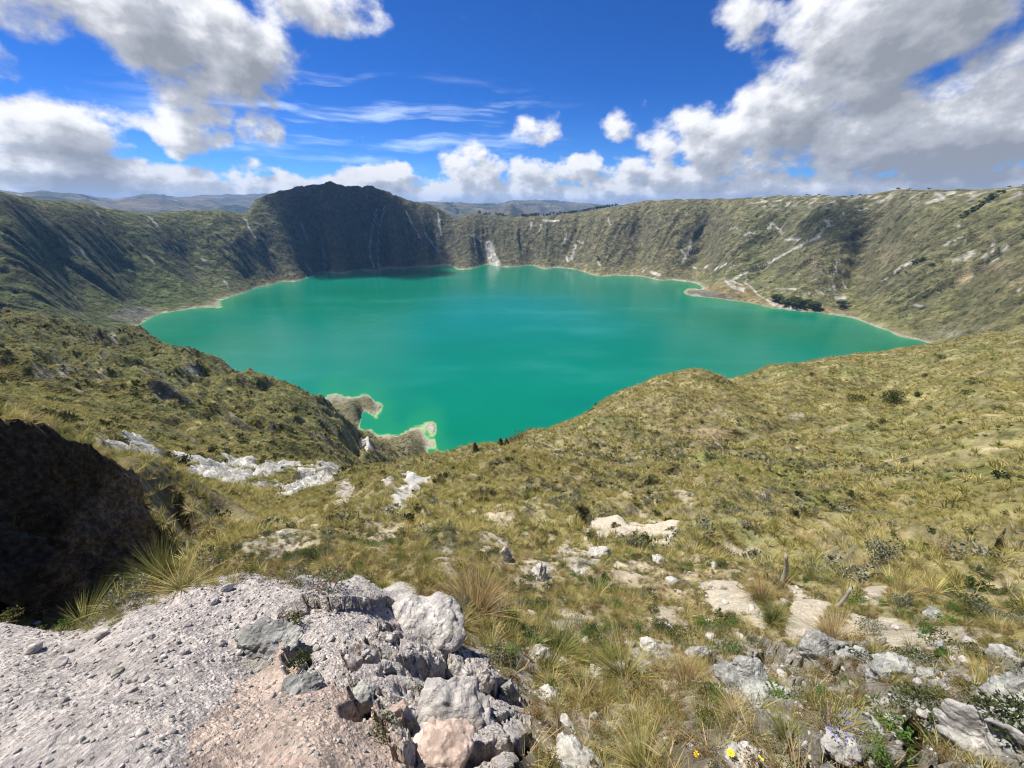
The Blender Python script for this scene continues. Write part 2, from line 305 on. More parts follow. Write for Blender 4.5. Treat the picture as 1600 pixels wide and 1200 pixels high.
# ------------------------------------------------------------------ ground colour (reflectance only)
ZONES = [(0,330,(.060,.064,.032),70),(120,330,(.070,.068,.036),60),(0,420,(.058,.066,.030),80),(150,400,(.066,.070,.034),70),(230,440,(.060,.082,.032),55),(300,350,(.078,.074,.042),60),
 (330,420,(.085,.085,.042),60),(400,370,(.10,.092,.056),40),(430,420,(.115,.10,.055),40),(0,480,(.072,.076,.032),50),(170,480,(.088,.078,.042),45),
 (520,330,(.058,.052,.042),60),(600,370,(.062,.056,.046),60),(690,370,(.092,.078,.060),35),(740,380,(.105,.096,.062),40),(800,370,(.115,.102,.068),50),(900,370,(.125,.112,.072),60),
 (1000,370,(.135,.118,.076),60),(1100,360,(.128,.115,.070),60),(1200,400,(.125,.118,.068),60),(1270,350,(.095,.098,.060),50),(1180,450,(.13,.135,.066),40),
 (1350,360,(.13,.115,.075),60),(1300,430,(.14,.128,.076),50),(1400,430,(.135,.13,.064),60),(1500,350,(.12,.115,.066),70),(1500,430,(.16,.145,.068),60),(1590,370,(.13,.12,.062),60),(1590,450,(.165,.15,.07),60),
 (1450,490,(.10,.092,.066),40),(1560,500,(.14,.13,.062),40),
 (0,540,(.085,.088,.028),60),(120,560,(.082,.088,.028),60),(230,600,(.082,.090,.028),60),(300,660,(.12,.115,.036),60),(80,630,(.13,.12,.034),70),(400,640,(.095,.098,.032),60),(480,680,(.08,.088,.03),50),
 (540,650,(.07,.08,.028),30),(620,700,(.13,.115,.06),35),(540,630,(.20,.19,.15),22),(640,680,(.18,.165,.11),20),
 (350,690,(.15,.13,.05),40),(250,760,(.13,.12,.034),60),(420,830,(.17,.15,.065),50),(560,760,(.15,.13,.05),50),(600,840,(.17,.15,.055),60),
 (1090,610,(.17,.15,.06),60),(960,680,(.18,.155,.07),60),(1110,680,(.19,.155,.085),40),(1300,640,(.17,.15,.062),90),(1500,600,(.165,.15,.055),100),(1300,720,(.16,.145,.06),70),(1500,760,(.165,.15,.055),100),
 (850,740,(.18,.16,.075),70),(1000,780,(.165,.15,.075),70),(1150,800,(.15,.14,.075),70),(750,830,(.18,.16,.065),70),(900,900,(.20,.17,.085),70),(1100,900,(.20,.175,.085),70),(1350,880,(.18,.16,.06),80),(1550,900,(.16,.145,.05),80),
 (900,1000,(.26,.22,.125),70),(900,1120,(.27,.23,.15),80),(1050,1100,(.27,.23,.145),80),(1300,980,(.20,.18,.10),70),(400,900,(.17,.15,.07),60),(150,900,(.10,.085,.06),90),(100,800,(.09,.075,.055),80)]
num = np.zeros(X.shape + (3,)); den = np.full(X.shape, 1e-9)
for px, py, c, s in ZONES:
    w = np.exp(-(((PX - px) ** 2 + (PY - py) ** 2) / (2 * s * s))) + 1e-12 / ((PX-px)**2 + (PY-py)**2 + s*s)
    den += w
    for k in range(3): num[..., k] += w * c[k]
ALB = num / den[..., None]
VEG = np.ones(X.shape)                  # plant cover
SHR = np.full(X.shape, .5)              # share of dark shrubs in the cover
def paint(m, rgb, veg=None):
    global ALB, VEG
    m = np.clip(m, 0, 1)
    ALB = ALB * (1 - m[..., None]) + np.array(rgb) * m[..., None]
    if veg is not None: VEG = VEG * (1 - m) + veg * m
wv = fbm(X / 9, Y / 9, 4, 400) + .6 * fbm(X / 2.5, Y / 2.5, 3, 401)
straw = (RG < 420) * sstep(.05, .5, wv); paint(straw * .45, (.26, .21, .095))
ALB *= (1 + .34 * (1 - sstep(500, 900, RG)))[..., None]; ALB[..., 2] *= 1 + .12 * (1 - sstep(500, 900, RG))
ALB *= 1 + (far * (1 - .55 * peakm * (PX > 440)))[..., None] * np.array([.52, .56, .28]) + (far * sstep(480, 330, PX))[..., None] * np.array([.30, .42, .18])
soil = sstep(.12, .42, fbm(X / 5 + 40, Y / 5, 4, 405) + .35 * fbm(X / .9, Y / .9, 3, 406)) * sstep(400, 600, PX) * sstep(170, 60, RG); soil = np.maximum(soil, cen * sstep(1150, 1000, PX) * sstep(.16, .34, fbm(X / 3.2, Y / 5.5, 4, 407, .6))); paint(soil * .8, (.36, .30, .19), .35)
fresh = sstep(.08, .4, fbm(X / 16 + 11, Y / 16, 4, 408)) * (RG < 420); paint(fresh * .45, (.115, .15, .04))
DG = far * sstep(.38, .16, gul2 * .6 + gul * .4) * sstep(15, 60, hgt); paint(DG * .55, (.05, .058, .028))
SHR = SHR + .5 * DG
# steep bare slopes on the far walls, brown
dzr = np.gradient(Z, axis=0) / (np.gradient(RG, axis=0) + 1e-9); dza = np.gradient(Z, axis=1) / (RG * (AZ[1] - AZ[0]))
SLOPE = np.hypot(dzr, dza)
steep = far * sstep(.85, 1.5, SLOPE) * sstep(8, 40, hgt)
paint(steep * .45, (.115, .098, .075))
scree = far * sstep(.12, .45, fbm(theta * 30 + gw * 6, rho / 700, 4, 420)) * sstep(5, 60, hgt)
paint(scree * .35, (.17, .145, .105))
greenish = far * sstep(.1, .5, fbm(X / 130, Y / 130, 3, 430)) ; paint(greenish * .35, (.07, .085, .03))
crags = leftbench * sstep(.95, 1.35, SLOPE) * sstep(-.1, .2, fbm(X / 14, Y / 14, 3, 445)); paint(crags * .7, (.24, .22, .18), .15)
# shore fringe
shore = (RG > 420) * sstep(15, 2.5, hgt + 5 * fbm(X / 22, Y / 22, 3, 440)); paint(shore * .55, (.26, .225, .14), 0)
shore2 = (RG > 420) * sstep(4.5, 1.5, hgt + 2.0 * fbm(X / 12, Y / 12, 2, 441)); paint(shore2 * .8, (.40, .38, .30), 0)
SHR *= 1 - np.clip(shore, 0, 1)
# terrace above the shore, right: ochre
paint(poly_mask([(1100,455),(1130,440),(1165,448),(1210,468),(1260,476),(1330,486),(1290,492),(1200,480),(1130,468)], 3, rmin=1300) * .75, (.28, .215, .105), .3)
paint(blob(960,425,90,6,1600) * .7, (.30, .25, .12)); paint(blob(420,440,60,7,1500) * .6, (.24, .20, .09)); paint(blob(1480,520,40,12,900) * .5, (.2,.185,.165))
paint(poly_mask([(1068,458),(1100,454),(1150,462),(1145,468),(1100,463)], 1, rmin=1300) * .8, (.17, .155, .13), 0)
paint(poly_mask([(160,496),(210,480),(245,478),(232,494),(205,507)], 3, rmin=1100) * .7, (.21, .19, .17), 0)
# fields on the right wall
paint(poly_mask([(1482,441),(1514,441),(1526,418),(1518,417)], .5, rmin=900), (.34, .28, .16), 0)
for q in [(1560,415,40,10),(1600,440,30,10),(1390,395,25,10),(1275,420,18,28)]: paint(blob(*q, 800, 3000, 4) * .55, (.25, .195, .13))
# white scars
SC = [([(764,383),(768,400),(772,413)],7),([(766,388),(775,405),(778,413)],4.5),([(899,384),(895,395),(891,405)],2.2),([(902,377),(913,381)],1.0),([(884,362),(881,375)],1.2),([(951,341),(953,350)],1.5),([(831,348),(830,360)],1.2),
 ([(848,345),(873,345)],1.8),([(846,352),(844,362)],1),([(505,372),(506,395),(508,418)],1.0),([(590,330),(581,365),(578,395),(582,418)],1.1),([(604,325),(592,360),(589,392),(592,418)],1.0),([(635,330),(645,352),(655,373)],1.3),([(685,333),(688,365)],1.6),([(665,365),(684,390)],1.3),
 ([(1080,378),(1074,395),(1066,408)],2.2),([(1063,392),(1070,398),(1078,392)],1.4),([(1162,368),(1172,362),(1178,363)],1.6),([(1200,358),(1206,350),(1222,366)],1.5),([(1224,374),(1248,374)],2.0),([(1140,356),(1150,357)],1.3),
 ([(1143,440),(1165,428),(1190,416),(1215,403),(1240,390),(1262,380),(1275,372),(1285,360),(1295,353)],1.3),([(1242,388),(1262,379)],2.2),([(1274,374),(1283,368)],2.0),([(1165,430),(1168,440),(1162,444),(1180,455),(1195,466),(1205,474)],1.3),([(1135,437),(1140,445),(1150,452),(1162,455)],2.6),([(1147,440),(1160,447)],1.2),
 ([(1205,474),(1225,481),(1245,483)],2.2),([(1118,420),(1122,416)],1.3),([(1126,418),(1135,413)],1.6),([(1104,417),(1108,414)],1.2),([(1082,417),(1086,419)],1.2),([(1140,418),(1148,414)],1.2),
 ([(1310,412),(1314,405)],1.8),([(1304,428),(1309,420),(1306,415)],1.7),([(1293,425),(1300,428)],1.2),([(1317,440),(1322,450)],1.8),([(1296,452),(1304,445),(1306,452)],1.6),([(1276,453),(1287,458)],2.0),([(1258,458),(1266,457)],1.4),([(1308,463),(1322,461)],2.8),([(1212,450),(1240,450)],1.2),
 ([(1400,424),(1415,414),(1428,408)],1.9),([(1488,408),(1503,402)],2.0),([(1508,402),(1516,396),(1524,391)],2.6),([(1537,398),(1556,393)],2.0),([(1550,390),(1553,378)],1.6),([(1565,390),(1572,385)],2.4),([(1509,382),(1510,376)],1.2),([(1487,393),(1490,390)],1.6),([(1478,382),(1510,369)],1.0),([(1465,396),(1470,394)],1.2),
 ([(1379,438),(1390,434)],1.4),([(1430,478),(1440,480)],2.0),([(1590,455),(1600,452)],1.8),([(1498,355),(1505,345)],1.0),([(1515,355),(1526,345)],1.0),([(1600,365),(1590,358)],1.6),([(1552,405),(1562,402)],1.2),
 ([(1462,305),(1475,312),(1445,318)],2.2),([(1340,330),(1355,326)],1.4),([(1290,345),(1298,352)],1.6),([(1320,330),(1312,340)],1.1),
 ([(127,390),(140,412)],1.2),([(152,332),(166,350)],1.0),([(232,340),(248,356)],1.0),([(90,372),(105,385),(118,398)],.9),([(232,402),(237,410)],1.6),([(315,402),(325,406)],1.4),([(348,438),(359,451)],1.2),([(180,410),(186,418)],1.2),([(380,340),(397,370)],1.3),
 ([(478,410),(486,425)],1.2),([(170,520),(180,532)],1.2),([(176,521),(181,530)],1.6),([(480,375),(468,345)],.8),([(742,367),(750,376)],1),([(1018,425),(1030,430)],2.4),([(1012,418),(1005,424)],1.6),([(885,408),(882,402)],2),([(935,412),(938,416)],1.6)]
SCN = fbm(X / 11, Y / 11, 3, 465) + .3 * fbm(X / 40, Y / 40, 2, 466)
for pts, w in SC: paint(line_mask(pts, w * 1.1, 2.2, rmin=480) * sstep(-.50, -.15, SCN) * .93, (.50, .47, .41), 0)
sp = fbm(X / 17, Y / 17, 3, 470); spm = (RG > 900) * (PX > 1040) * sstep(.52, .60, sp) * sstep(10, 40, hgt) * sstep(-.1, .25, fbm(X / 160, Y / 160, 2, 471))
paint(spm * .85, (.50, .47, .40), 0)
paint(rimband * sstep(.0, .3, fbm(X / 30, Y / 30, 3, 475)) * .85, (.46, .42, .34), 0)
paint(poly_mask([(55,318),(75,312),(84,325),(80,340),(88,352),(78,350),(66,338),(58,330)], 2, rmin=1200) * .6, (.22, .175, .11))
paint(line_mask([(100,340),(150,365),(195,385),(225,402)], 5, 2, rmin=1300) * .6, (.13, .125, .04)); paint(line_mask([(0,405),(60,440),(130,478)], 4, 2, rmin=600) * .5, (.14, .125, .045)); paint(line_mask([(50,425),(110,460),(140,485)], 3, 2, rmin=600) * .45, (.14, .125, .045))
# hump: pale cliffs
for q in [(100,575,14,14),(115,580,12,8),(300,580,24,8),(150,598,20,4),(305,690,6,3),(1240,650,12,4),(1255,648,8,4)]: paint(sstep(.4, .6, blob(*q, 60, 700, 3) + .1 * WN1) * .8, (.36, .34, .30), 0)
paint(blob(260,672,50,10,100,400,5) * .6, (.22, .185, .13))
for pts in [[(1475,650),(1478,660),(1473,668)],[(1365,690),(1362,705),(1372,715),(1365,728)],[(1320,655),(1325,680)],[(1520,590),(1550,575)],[(1455,565),(1500,560)]]: paint(line_mask(pts, 1.3, 1.5, 40, 400) * .7, (.32, .27, .18), 0)
paint(np.clip(bad1 + bad2 + bad3 + bad4, 0, 1) * .95, (.50, .485, .44), 0)
paint(sstep(.0, .3, gullyw * .6 + .5 * fbm(X / 1.2, Y / 1.2, 3, 480)) * gullyw * .8, (.42, .38, .30), .25)
lush = poly_mask([(1085,700),(1130,712),(1200,735),(1290,765),(1330,790),(1270,790),(1200,760),(1130,730),(1080,712)], 8, rmin=30, rmax=200)
paint(lush * .75, (.14, .17, .035), .35); paint(blob(1110,685,50,16,40,200,6) * .8, (.22, .155, .10), .3); paint(blob(1190,685,45,18,40,200,6) * .55, (.2, .15, .095), .6)
for pl_ in [[(520,765),(562,758),(552,792),(525,802)],[(770,785),(806,792),(796,842),(762,832)],[(878,838),(934,850),(908,888),(866,880)],[(688,858),(724,868),(708,908),(676,892)],[(1046,762),(1086,768),(1072,794)],[(586,822),(626,826),(604,866),(576,852)],
  [(955,880),(1014,884),(1004,924),(945,916)],[(818,868),(866,880),(852,930),(812,916)],[(742,826),(772,832),(752,874)],[(1130,850),(1190,862),(1150,880)],[(660,800),(690,806),(668,836)],[(480,820),(505,812),(498,850),(470,860)],[(990,800),(1020,792),(1024,815)],[(1010,950),(1075,940),(1060,985),(1000,985)],[(870,950),(930,955),(905,1000),(855,990)]]:
    pm_ = poly_mask(pl_, 11, rmin=2.5, rmax=70); paint(pm_ * .9, (.43, .375, .275), .12); whites = np.clip(whites + pm_ * .5, 0, 1) * 1.0
paint((whites > .9) * .9, (.46, .42, .36), .15)
paint(sandpath, (.50, .44, .34), .0)
paint(rockbed * .85, (.34, .325, .29), .10); paint(rockbed * sstep(.1, .4, fbm(X / .5, Y / .5, 3, 490)) * .5, (.24, .19, .15))
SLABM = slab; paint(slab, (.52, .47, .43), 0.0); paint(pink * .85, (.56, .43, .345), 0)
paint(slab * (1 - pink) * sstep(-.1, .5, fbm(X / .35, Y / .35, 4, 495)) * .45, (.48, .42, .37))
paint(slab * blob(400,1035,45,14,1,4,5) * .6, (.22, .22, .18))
# bare cliff on the left and pit walls
nearsteep = (RG < 40) * sstep(1.1, 1.9, SLOPE) * (1 - slab); paint(nearsteep * .7, (.17, .145, .10), .75)
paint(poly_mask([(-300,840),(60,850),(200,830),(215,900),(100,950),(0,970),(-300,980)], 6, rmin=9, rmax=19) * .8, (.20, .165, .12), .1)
WFAR = sstep(300, 900, RG); WMID = sstep(14, 50, RG) * (1 - WFAR); WNEAR = 1 - WFAR - WMID

# ------------------------------------------------------------------ mesh helpers
def mesh_from(name, co, faces, mat=None, smooth=True):
    me = bpy.data.meshes.new(name); co = np.asarray(co, np.float32); faces = np.asarray(faces, np.int32)
    k = faces.shape[1]
    me.vertices.add(len(co)); me.vertices.foreach_set('co', co.ravel())
    me.loops.add(faces.size); me.loops.foreach_set('vertex_index', faces.ravel())
    me.polygons.add(len(faces)); me.polygons.foreach_set('loop_start', np.arange(0, faces.size, k, dtype=np.int32))
    me.polygons.foreach_set('use_smooth', np.full(len(faces), smooth, bool))
    me.update(calc_edges=True)
    if mat: me.materials.append(mat)
    return me
def attr(me, name, arr, typ='FLOAT'):
    a = me.attributes.new(name, typ, 'POINT')
    if typ == 'FLOAT': a.data.foreach_set('value', np.ascontiguousarray(arr, np.float32).ravel())
    elif typ == 'FLOAT_COLOR':
        c = np.ones((arr.reshape(-1, 3).shape[0], 4), np.float32); c[:, :3] = arr.reshape(-1, 3); a.data.foreach_set('color', c.ravel())
    elif typ == 'FLOAT_VECTOR': a.data.foreach_set('vector', np.ascontiguousarray(arr, np.float32).ravel())
    elif typ == 'INT': a.data.foreach_set('value', np.ascontiguousarray(arr, np.int32).ravel())
def link(name, me, label=None, cat=None, group=None, kind=None, parent=None, loc=None):
    o = bpy.data.objects.new(name, me); COL.objects.link(o)
    if label: o['label'] = label
    if cat: o['category'] = cat
    if group: o['group'] = group
    if kind: o['kind'] = kind
    if parent: o.parent = parent
    if loc is not None: o.location = loc
    return o
class NT:
    """small node-tree writer"""
    def __init__(s, tree): s.t = tree; s.n = tree.nodes; s.l = tree.links
    def new(s, typ, ins=None, **props):
        nd = s.n.new(typ)
        for k, v in props.items(): setattr(nd, k, v)
        for k, v in (ins or {}).items(): s.set(nd.inputs[k], v)
        return nd
    def set(s, sock, v):
        if isinstance(v, bpy.types.NodeSocket): s.l.new(v, sock)
        else: sock.default_value = v
    def math(s, op, a, b=0.0, c=0.0, clamp=False):
        nd = s.n.new('ShaderNodeMath'); nd.operation = op; nd.use_clamp = clamp
        s.set(nd.inputs[0], a); s.set(nd.inputs[1], b); s.set(nd.inputs[2], c); return nd.outputs[0]
    def vmath(s, op, a, b=(0, 0, 0), scale=None):
        nd = s.n.new('ShaderNodeVectorMath'); nd.operation = op; s.set(nd.inputs[0], a); s.set(nd.inputs[1], b)
        if scale is not None: s.set(nd.inputs['Scale'], scale)
        return nd.outputs['Value'] if op in ('LENGTH', 'DOT_PRODUCT', 'DISTANCE') else nd.outputs[0]
    def mix(s, fac, a, b, blend='MIX'):
        nd = s.n.new('ShaderNodeMix'); nd.data_type = 'RGBA'; nd.blend_type = blend
        s.set(nd.inputs[0], fac); s.set(nd.inputs[6], a); s.set(nd.inputs[7], b); return nd.outputs[2]
    def noise(s, vec, scale, detail=4.0, rough=.5, dist=0.0, color=False, typ='FBM'):
        nd = s.n.new('ShaderNodeTexNoise'); nd.noise_dimensions = '3D'; nd.noise_type = typ
        s.set(nd.inputs['Vector'], vec); s.set(nd.inputs['Scale'], scale); s.set(nd.inputs['Detail'], detail); s.set(nd.inputs['Roughness'], rough); s.set(nd.inputs['Distortion'], dist)
        return nd.outputs[1 if color else 0]
    def ramp(s, fac, stops, interp='LINEAR'):
        nd = s.n.new('ShaderNodeValToRGB'); nd.color_ramp.interpolation = interp; e = nd.color_ramp.elements
        while len(e) < len(stops): e.new(1.0)
        for el, (p, c) in zip(e, stops): el.position = p; el.color = (*c, 1) if len(c) == 3 else c
        s.set(nd.inputs[0], fac); return nd.outputs[0]
    def mapr(s, v, a, b, c=0.0, d=1.0, interp='SMOOTHSTEP'):
        nd = s.n.new('ShaderNodeMapRange'); nd.interpolation_type = interp; s.set(nd.inputs[0], v)
        for k, q in zip((1, 2, 3, 4), (a, b, c, d)): s.set(nd.inputs[k], q)
        return nd.outputs[0]
    def attr(s, name, out='Fac'):
        nd = s.n.new('ShaderNodeAttribute'); nd.attribute_name = name; return nd.outputs[out]
def material(name):
    m = bpy.data.materials.new(name); m.use_nodes = True; m.node_tree.nodes.clear()
    t = NT(m.node_tree); out = t.new('ShaderNodeOutputMaterial'); return m, t, out
def g3(v): return (v, v, v)

# ------------------------------------------------------------------ terrain material
def terrain_material():
    m, t, out = material('crater_ground')
    pos = t.new('ShaderNodeNewGeometry').outputs['Position']
    alb = t.attr('albedo', 'Color'); wf, wm, wn = t.attr('wfar'), t.attr('wmid'), t.attr('wnear'); shr = t.attr('shrub'); grav = t.attr('gravel')
    nf = t.noise(pos, .03, 10, .74); nm = t.noise(pos, .22, 9, .70); nn = t.noise(pos, 2.2, 10, .72)
    comb = t.math('ADD', t.math('ADD', t.math('MULTIPLY', nf, wf), t.math('MULTIPLY', nm, wm)), t.math('MULTIPLY', nn, wn))
    # light and dark plants, dead patches: pigment
    tone = t.ramp(comb, [(.33, g3(.38)), (.44, g3(.78)), (.53, g3(1.0)), (.64, g3(1.6))])
    c = t.mix(1.0, alb, tone, 'MULTIPLY')
    nf2 = t.noise(t.vmath('ADD', pos, (331., 77., 13.)), .06, 9, .70); nm2 = t.noise(t.vmath('ADD', pos, (31., 7., 13.)), .55, 7, .66)
    sh = t.math('ADD', t.math('MULTIPLY', t.mapr(nf2, .52, .57), wf), t.math('MULTIPLY', t.mapr(nm2, .52, .58), wm))
    c = t.mix(t.math('MULTIPLY', t.math('MULTIPLY', sh, shr), 1.25, clamp=True), c, (.034, .042, .017, 1))
    hue = t.noise(pos, .9, 5, .6)
    c = t.mix(t.math('MULTIPLY', t.mapr(hue, .5, .72), t.math('MULTIPLY', wn, .35)), c, t.mix(1.0, c, (1.25, .95, .75, 1), 'MULTIPLY'))
    # gravel
    vo = t.new('ShaderNodeTexVoronoi', {'Vector': pos, 'Scale': 55.0, 'Randomness': 1.0}); vo2 = t.new('ShaderNodeTexVoronoi', {'Vector': t.vmath('ADD', pos, t.vmath('SCALE', t.noise(pos, 9, 3, .5, color=True), scale=.12)), 'Scale': 17.0})
    sepc = t.new('ShaderNodeSeparateColor', {'Color': vo.outputs['Color']}).outputs[0]
    sepc2 = t.new('ShaderNodeSeparateColor', {'Color': vo2.outputs['Color']}).outputs[0]
    gtone = t.math('ADD', t.math('MULTIPLY', sepc, .5), t.math('MULTIPLY', sepc2, .22)); gtone = t.math('ADD', gtone, .66)
    gcol = t.mix(1.0, alb, t.new('ShaderNodeCombineColor', {'Red': gtone, 'Green': gtone, 'Blue': gtone}).outputs[0], 'MULTIPLY')
    gcol = t.mix(1.0, gcol, t.ramp(t.noise(pos, 5, 8, .65), [(.3, g3(.72)), (.5, g3(1.0)), (.7, (1.22, 1.18, 1.14))]), 'MULTIPLY')
    c = t.mix(grav, c, gcol)
    h1 = t.math('ADD', t.math('MULTIPLY', t.noise(pos, .03, 14, .66), t.math('MULTIPLY', wf, 34.0)), t.math('MULTIPLY', t.noise(pos, .35, 12, .62), t.math('MULTIPLY', wm, 2.4)))
    rocky = t.math('SUBTRACT', 1.0, grav)
    h2 = t.math('MULTIPLY', t.noise(pos, 5.0, 10, .66), t.math('MULTIPLY', wn, .16))
    pd = t.math('SUBTRACT', t.math('MULTIPLY', t.mapr(vo.outputs['Distance'], .75, .1), t.math('MULTIPLY', t.math('POWER', sepc, 2.0), .016)), 0.0)
    pd2 = t.math('MULTIPLY', t.mapr(vo2.outputs['Distance'], .7, .2), t.math('MULTIPLY', t.math('POWER', sepc2, 3.0), .022))
    h3 = t.math('MULTIPLY', t.math('ADD', t.math('ADD', pd, pd2), t.math('MULTIPLY', t.noise(pos, 22, 6, .6), .012)), grav)
    h = t.math('ADD', t.math('ADD', h1, h2), h3)
    bump = t.new('ShaderNodeBump', {'Height': h, 'Strength': 1.0, 'Distance': 1.0})
    bs = t.new('ShaderNodeBsdfPrincipled', {'Base Color': c, 'Roughness': .95, 'Normal': bump.outputs[0], 'Specular IOR Level': .15})
    t.l.new(bs.outputs[0], out.inputs[0]); return m
M_TERR = terrain_material()
idx = np.arange(NR * NA).reshape(NR, NA)
q = np.stack([idx[:-1, :-1], idx[:-1, 1:], idx[1:, 1:], idx[1:, :-1]], -1).reshape(-1, 4)
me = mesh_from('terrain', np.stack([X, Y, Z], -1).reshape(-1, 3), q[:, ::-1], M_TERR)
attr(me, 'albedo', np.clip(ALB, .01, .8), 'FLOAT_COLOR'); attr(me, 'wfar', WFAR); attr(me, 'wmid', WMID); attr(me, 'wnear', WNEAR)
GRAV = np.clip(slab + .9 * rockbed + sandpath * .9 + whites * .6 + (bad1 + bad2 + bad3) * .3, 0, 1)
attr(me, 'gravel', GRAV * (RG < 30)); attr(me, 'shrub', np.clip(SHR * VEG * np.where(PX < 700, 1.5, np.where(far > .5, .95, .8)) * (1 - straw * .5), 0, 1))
terrain = link('terrain', me, 'crater walls and grassy rim slopes around the turquoise lake', 'terrain', kind='structure')

# ------------------------------------------------------------------ lake
def lake_material():
    m, t, out = material('mineral_water')
    pos = t.new('ShaderNodeNewGeometry').outputs['Position']
    shal = t.attr('shallow'); fr = t.attr('fringe')
    big = t.noise(t.vmath('MULTIPLY', pos, (.0016, .0022, 1)), 1.0, 3, .5)
    streak = t.noise(t.vmath('MULTIPLY', pos, (.0022, .0055, 1)), 1.0, 6, .55)
    c = t.mix(t.mapr(big, .40, .62), (.001, .135, .068, 1), (.001, .150, .092, 1))
    c = t.mix(t.math('MULTIPLY', t.attr('centre'), .8), c, (.001, .158, .120, 1))
    c = t.mix(t.math('MULTIPLY', t.mapr(streak, .48, .80), .30), c, (.05, .27, .24, 1))
    c = t.mix(t.math('MULTIPLY', t.mapr(streak, .48, .26), .35), c, (.002, .105, .085, 1))
    c = t.mix(t.math('MULTIPLY', shal, .6), c, (.015, .20, .085, 1)); c = t.mix(fr, c, (.30, .42, .17, 1))
    w = t.noise(t.vmath('MULTIPLY', pos, (1, 1.6, 1)), .35, 5, .6); w2 = t.noise(pos, .03, 4, .6)
    bump = t.new('ShaderNodeBump', {'Height': t.math('ADD', t.math('MULTIPLY', w, .22), t.math('MULTIPLY', w2, .5)), 'Strength': 1.0, 'Distance': 1.0})
    bs = t.new('ShaderNodeBsdfPrincipled', {'Base Color': c, 'Roughness': .12, 'IOR': 1.333, 'Normal': bump.outputs[0], 'Specular IOR Level': .36})
    t.l.new(bs.outputs[0], out.inputs[0]); return m
lk = (Z < LAKE + 3) & (RG > 380)
cell = lk[:-1, :-1] | lk[1:, :-1] | lk[:-1, 1:] | lk[1:, 1:]
fq = np.stack([idx[:-1, :-1], idx[:-1, 1:], idx[1:, 1:], idx[1:, :-1]], -1)[cell]
used, inv = np.unique(fq.ravel(), return_inverse=True)
lco = np.stack([X.ravel()[used], Y.ravel()[used], np.full(len(used), LAKE)], -1)
me = mesh_from('lake', lco, inv.reshape(-1, 4)[:, ::-1], lake_material())
dep = (LAKE - Z).ravel()[used]; lx, ly = lco[:, 0], lco[:, 1]
attr(me, 'shallow', sstep(26, 1, dep + 8 * fbm(lx / 60, ly / 60, 3, 500))); attr(me, 'fringe', .85 * sstep(1.5, .3, dep + .8 * fbm(lx / 15, ly / 15, 2, 501)))
ppx, ppy = project(lx, ly, lco[:, 2]); attr(me, 'centre', np.exp(-(((lx - 60) / 520) ** 2 + ((ly - 1450) / 520) ** 2)))
lake = link('lake', me, 'opaque turquoise green crater lake', 'lake', kind='structure')

# ------------------------------------------------------------------ far hills beyond the rim
HN, HM = 520, 150
ha = np.linspace(-1.15, 1.15, HN); hr = np.geomspace(3700, 24000, HM); HA, HR = np.meshgrid(ha, hr)
hx, hy = HR * np.sin(HA), HR * np.cos(HA)
sky_pts = [(-100,302),(0,300),(30,303),(60,301),(110,304),(180,313),(200,308),(240,304),(290,309),(330,305),(400,304),(450,303),(560,308),(640,316),(690,316.5),(720,318),(760,319),(800,314),(830,313),(870,314),(900,317),(940,320),(980,322),(1100,322),(1700,322)]
sa = [paz(*p)[0] for p in sky_pts]; st = [paz(*p)[1] for p in sky_pts]
tt = np.interp(ha, sa, st)[None, :]
peak_r = 15000 + 2500 * np.sin(ha * 9)[None, :]
prof = sstep(3700, 1, np.abs(HR - peak_r) * .42); 
hz = -330 + (tt * peak_r + 330) * np.exp(-((HR - peak_r) / 5200) ** 2)
fr = ridged(hx / 3000, hy / 3000, 5, 600, .52); lowf = sstep(1.0, .55, HR / peak_r)
hz += (fr - .55) * 420 * sstep(.98, .6, HR / peak_r) * sstep(3700, 5500, HR) - 90 * sstep(1.05, .8, HR/peak_r) * 0
hz += (ridged(hx / 1500, hy / 1500, 4, 640, .5) - .6) * 130 * sstep(3900, 6000, HR)
cap = (tt - .004) * HR; hz = np.where(HR < peak_r * .93, np.minimum(hz, cap), hz)
def hills_material():
    m, t, out = material('distant_moorland')
    pos = t.new('ShaderNodeNewGeometry').outputs['Position']
    c = t.ramp(t.noise(pos, .0009, 8, .65), [(.34, (.035, .045, .022)), (.45, (.085, .085, .045)), (.55, (.14, .115, .07)), (.66, (.20, .17, .11))])
    c = t.mix(t.mapr(t.noise(t.vmath('ADD', pos, (900., 40., 0)), .0016, 5, .6), .58, .62), c, (.022, .034, .018, 1))
    c = t.mix(t.mapr(t.noise(t.vmath('ADD', pos, (0., 7000., 0)), .0025, 4, .6), .68, .71), c, (.32, .29, .24, 1))
    b = t.new('ShaderNodeBump', {'Height': t.noise(pos, .004, 9, .6), 'Distance': 120.0, 'Strength': 1.0})
    bs = t.new('ShaderNodeBsdfDiffuse', {'Color': c, 'Normal': b.outputs[0]}); t.l.new(bs.outputs[0], out.inputs[0]); return m
hi = np.arange(HM * HN).reshape(HM, HN)
hq = np.stack([hi[:-1, :-1], hi[:-1, 1:], hi[1:, 1:], hi[1:, :-1]], -1).reshape(-1, 4)
hills = link('hills', mesh_from('hills', np.stack([hx, hy, hz], -1).reshape(-1, 3), hq[:, ::-1], hills_material()), 'blue hazy hills far beyond the crater rim', 'hills', kind='structure')

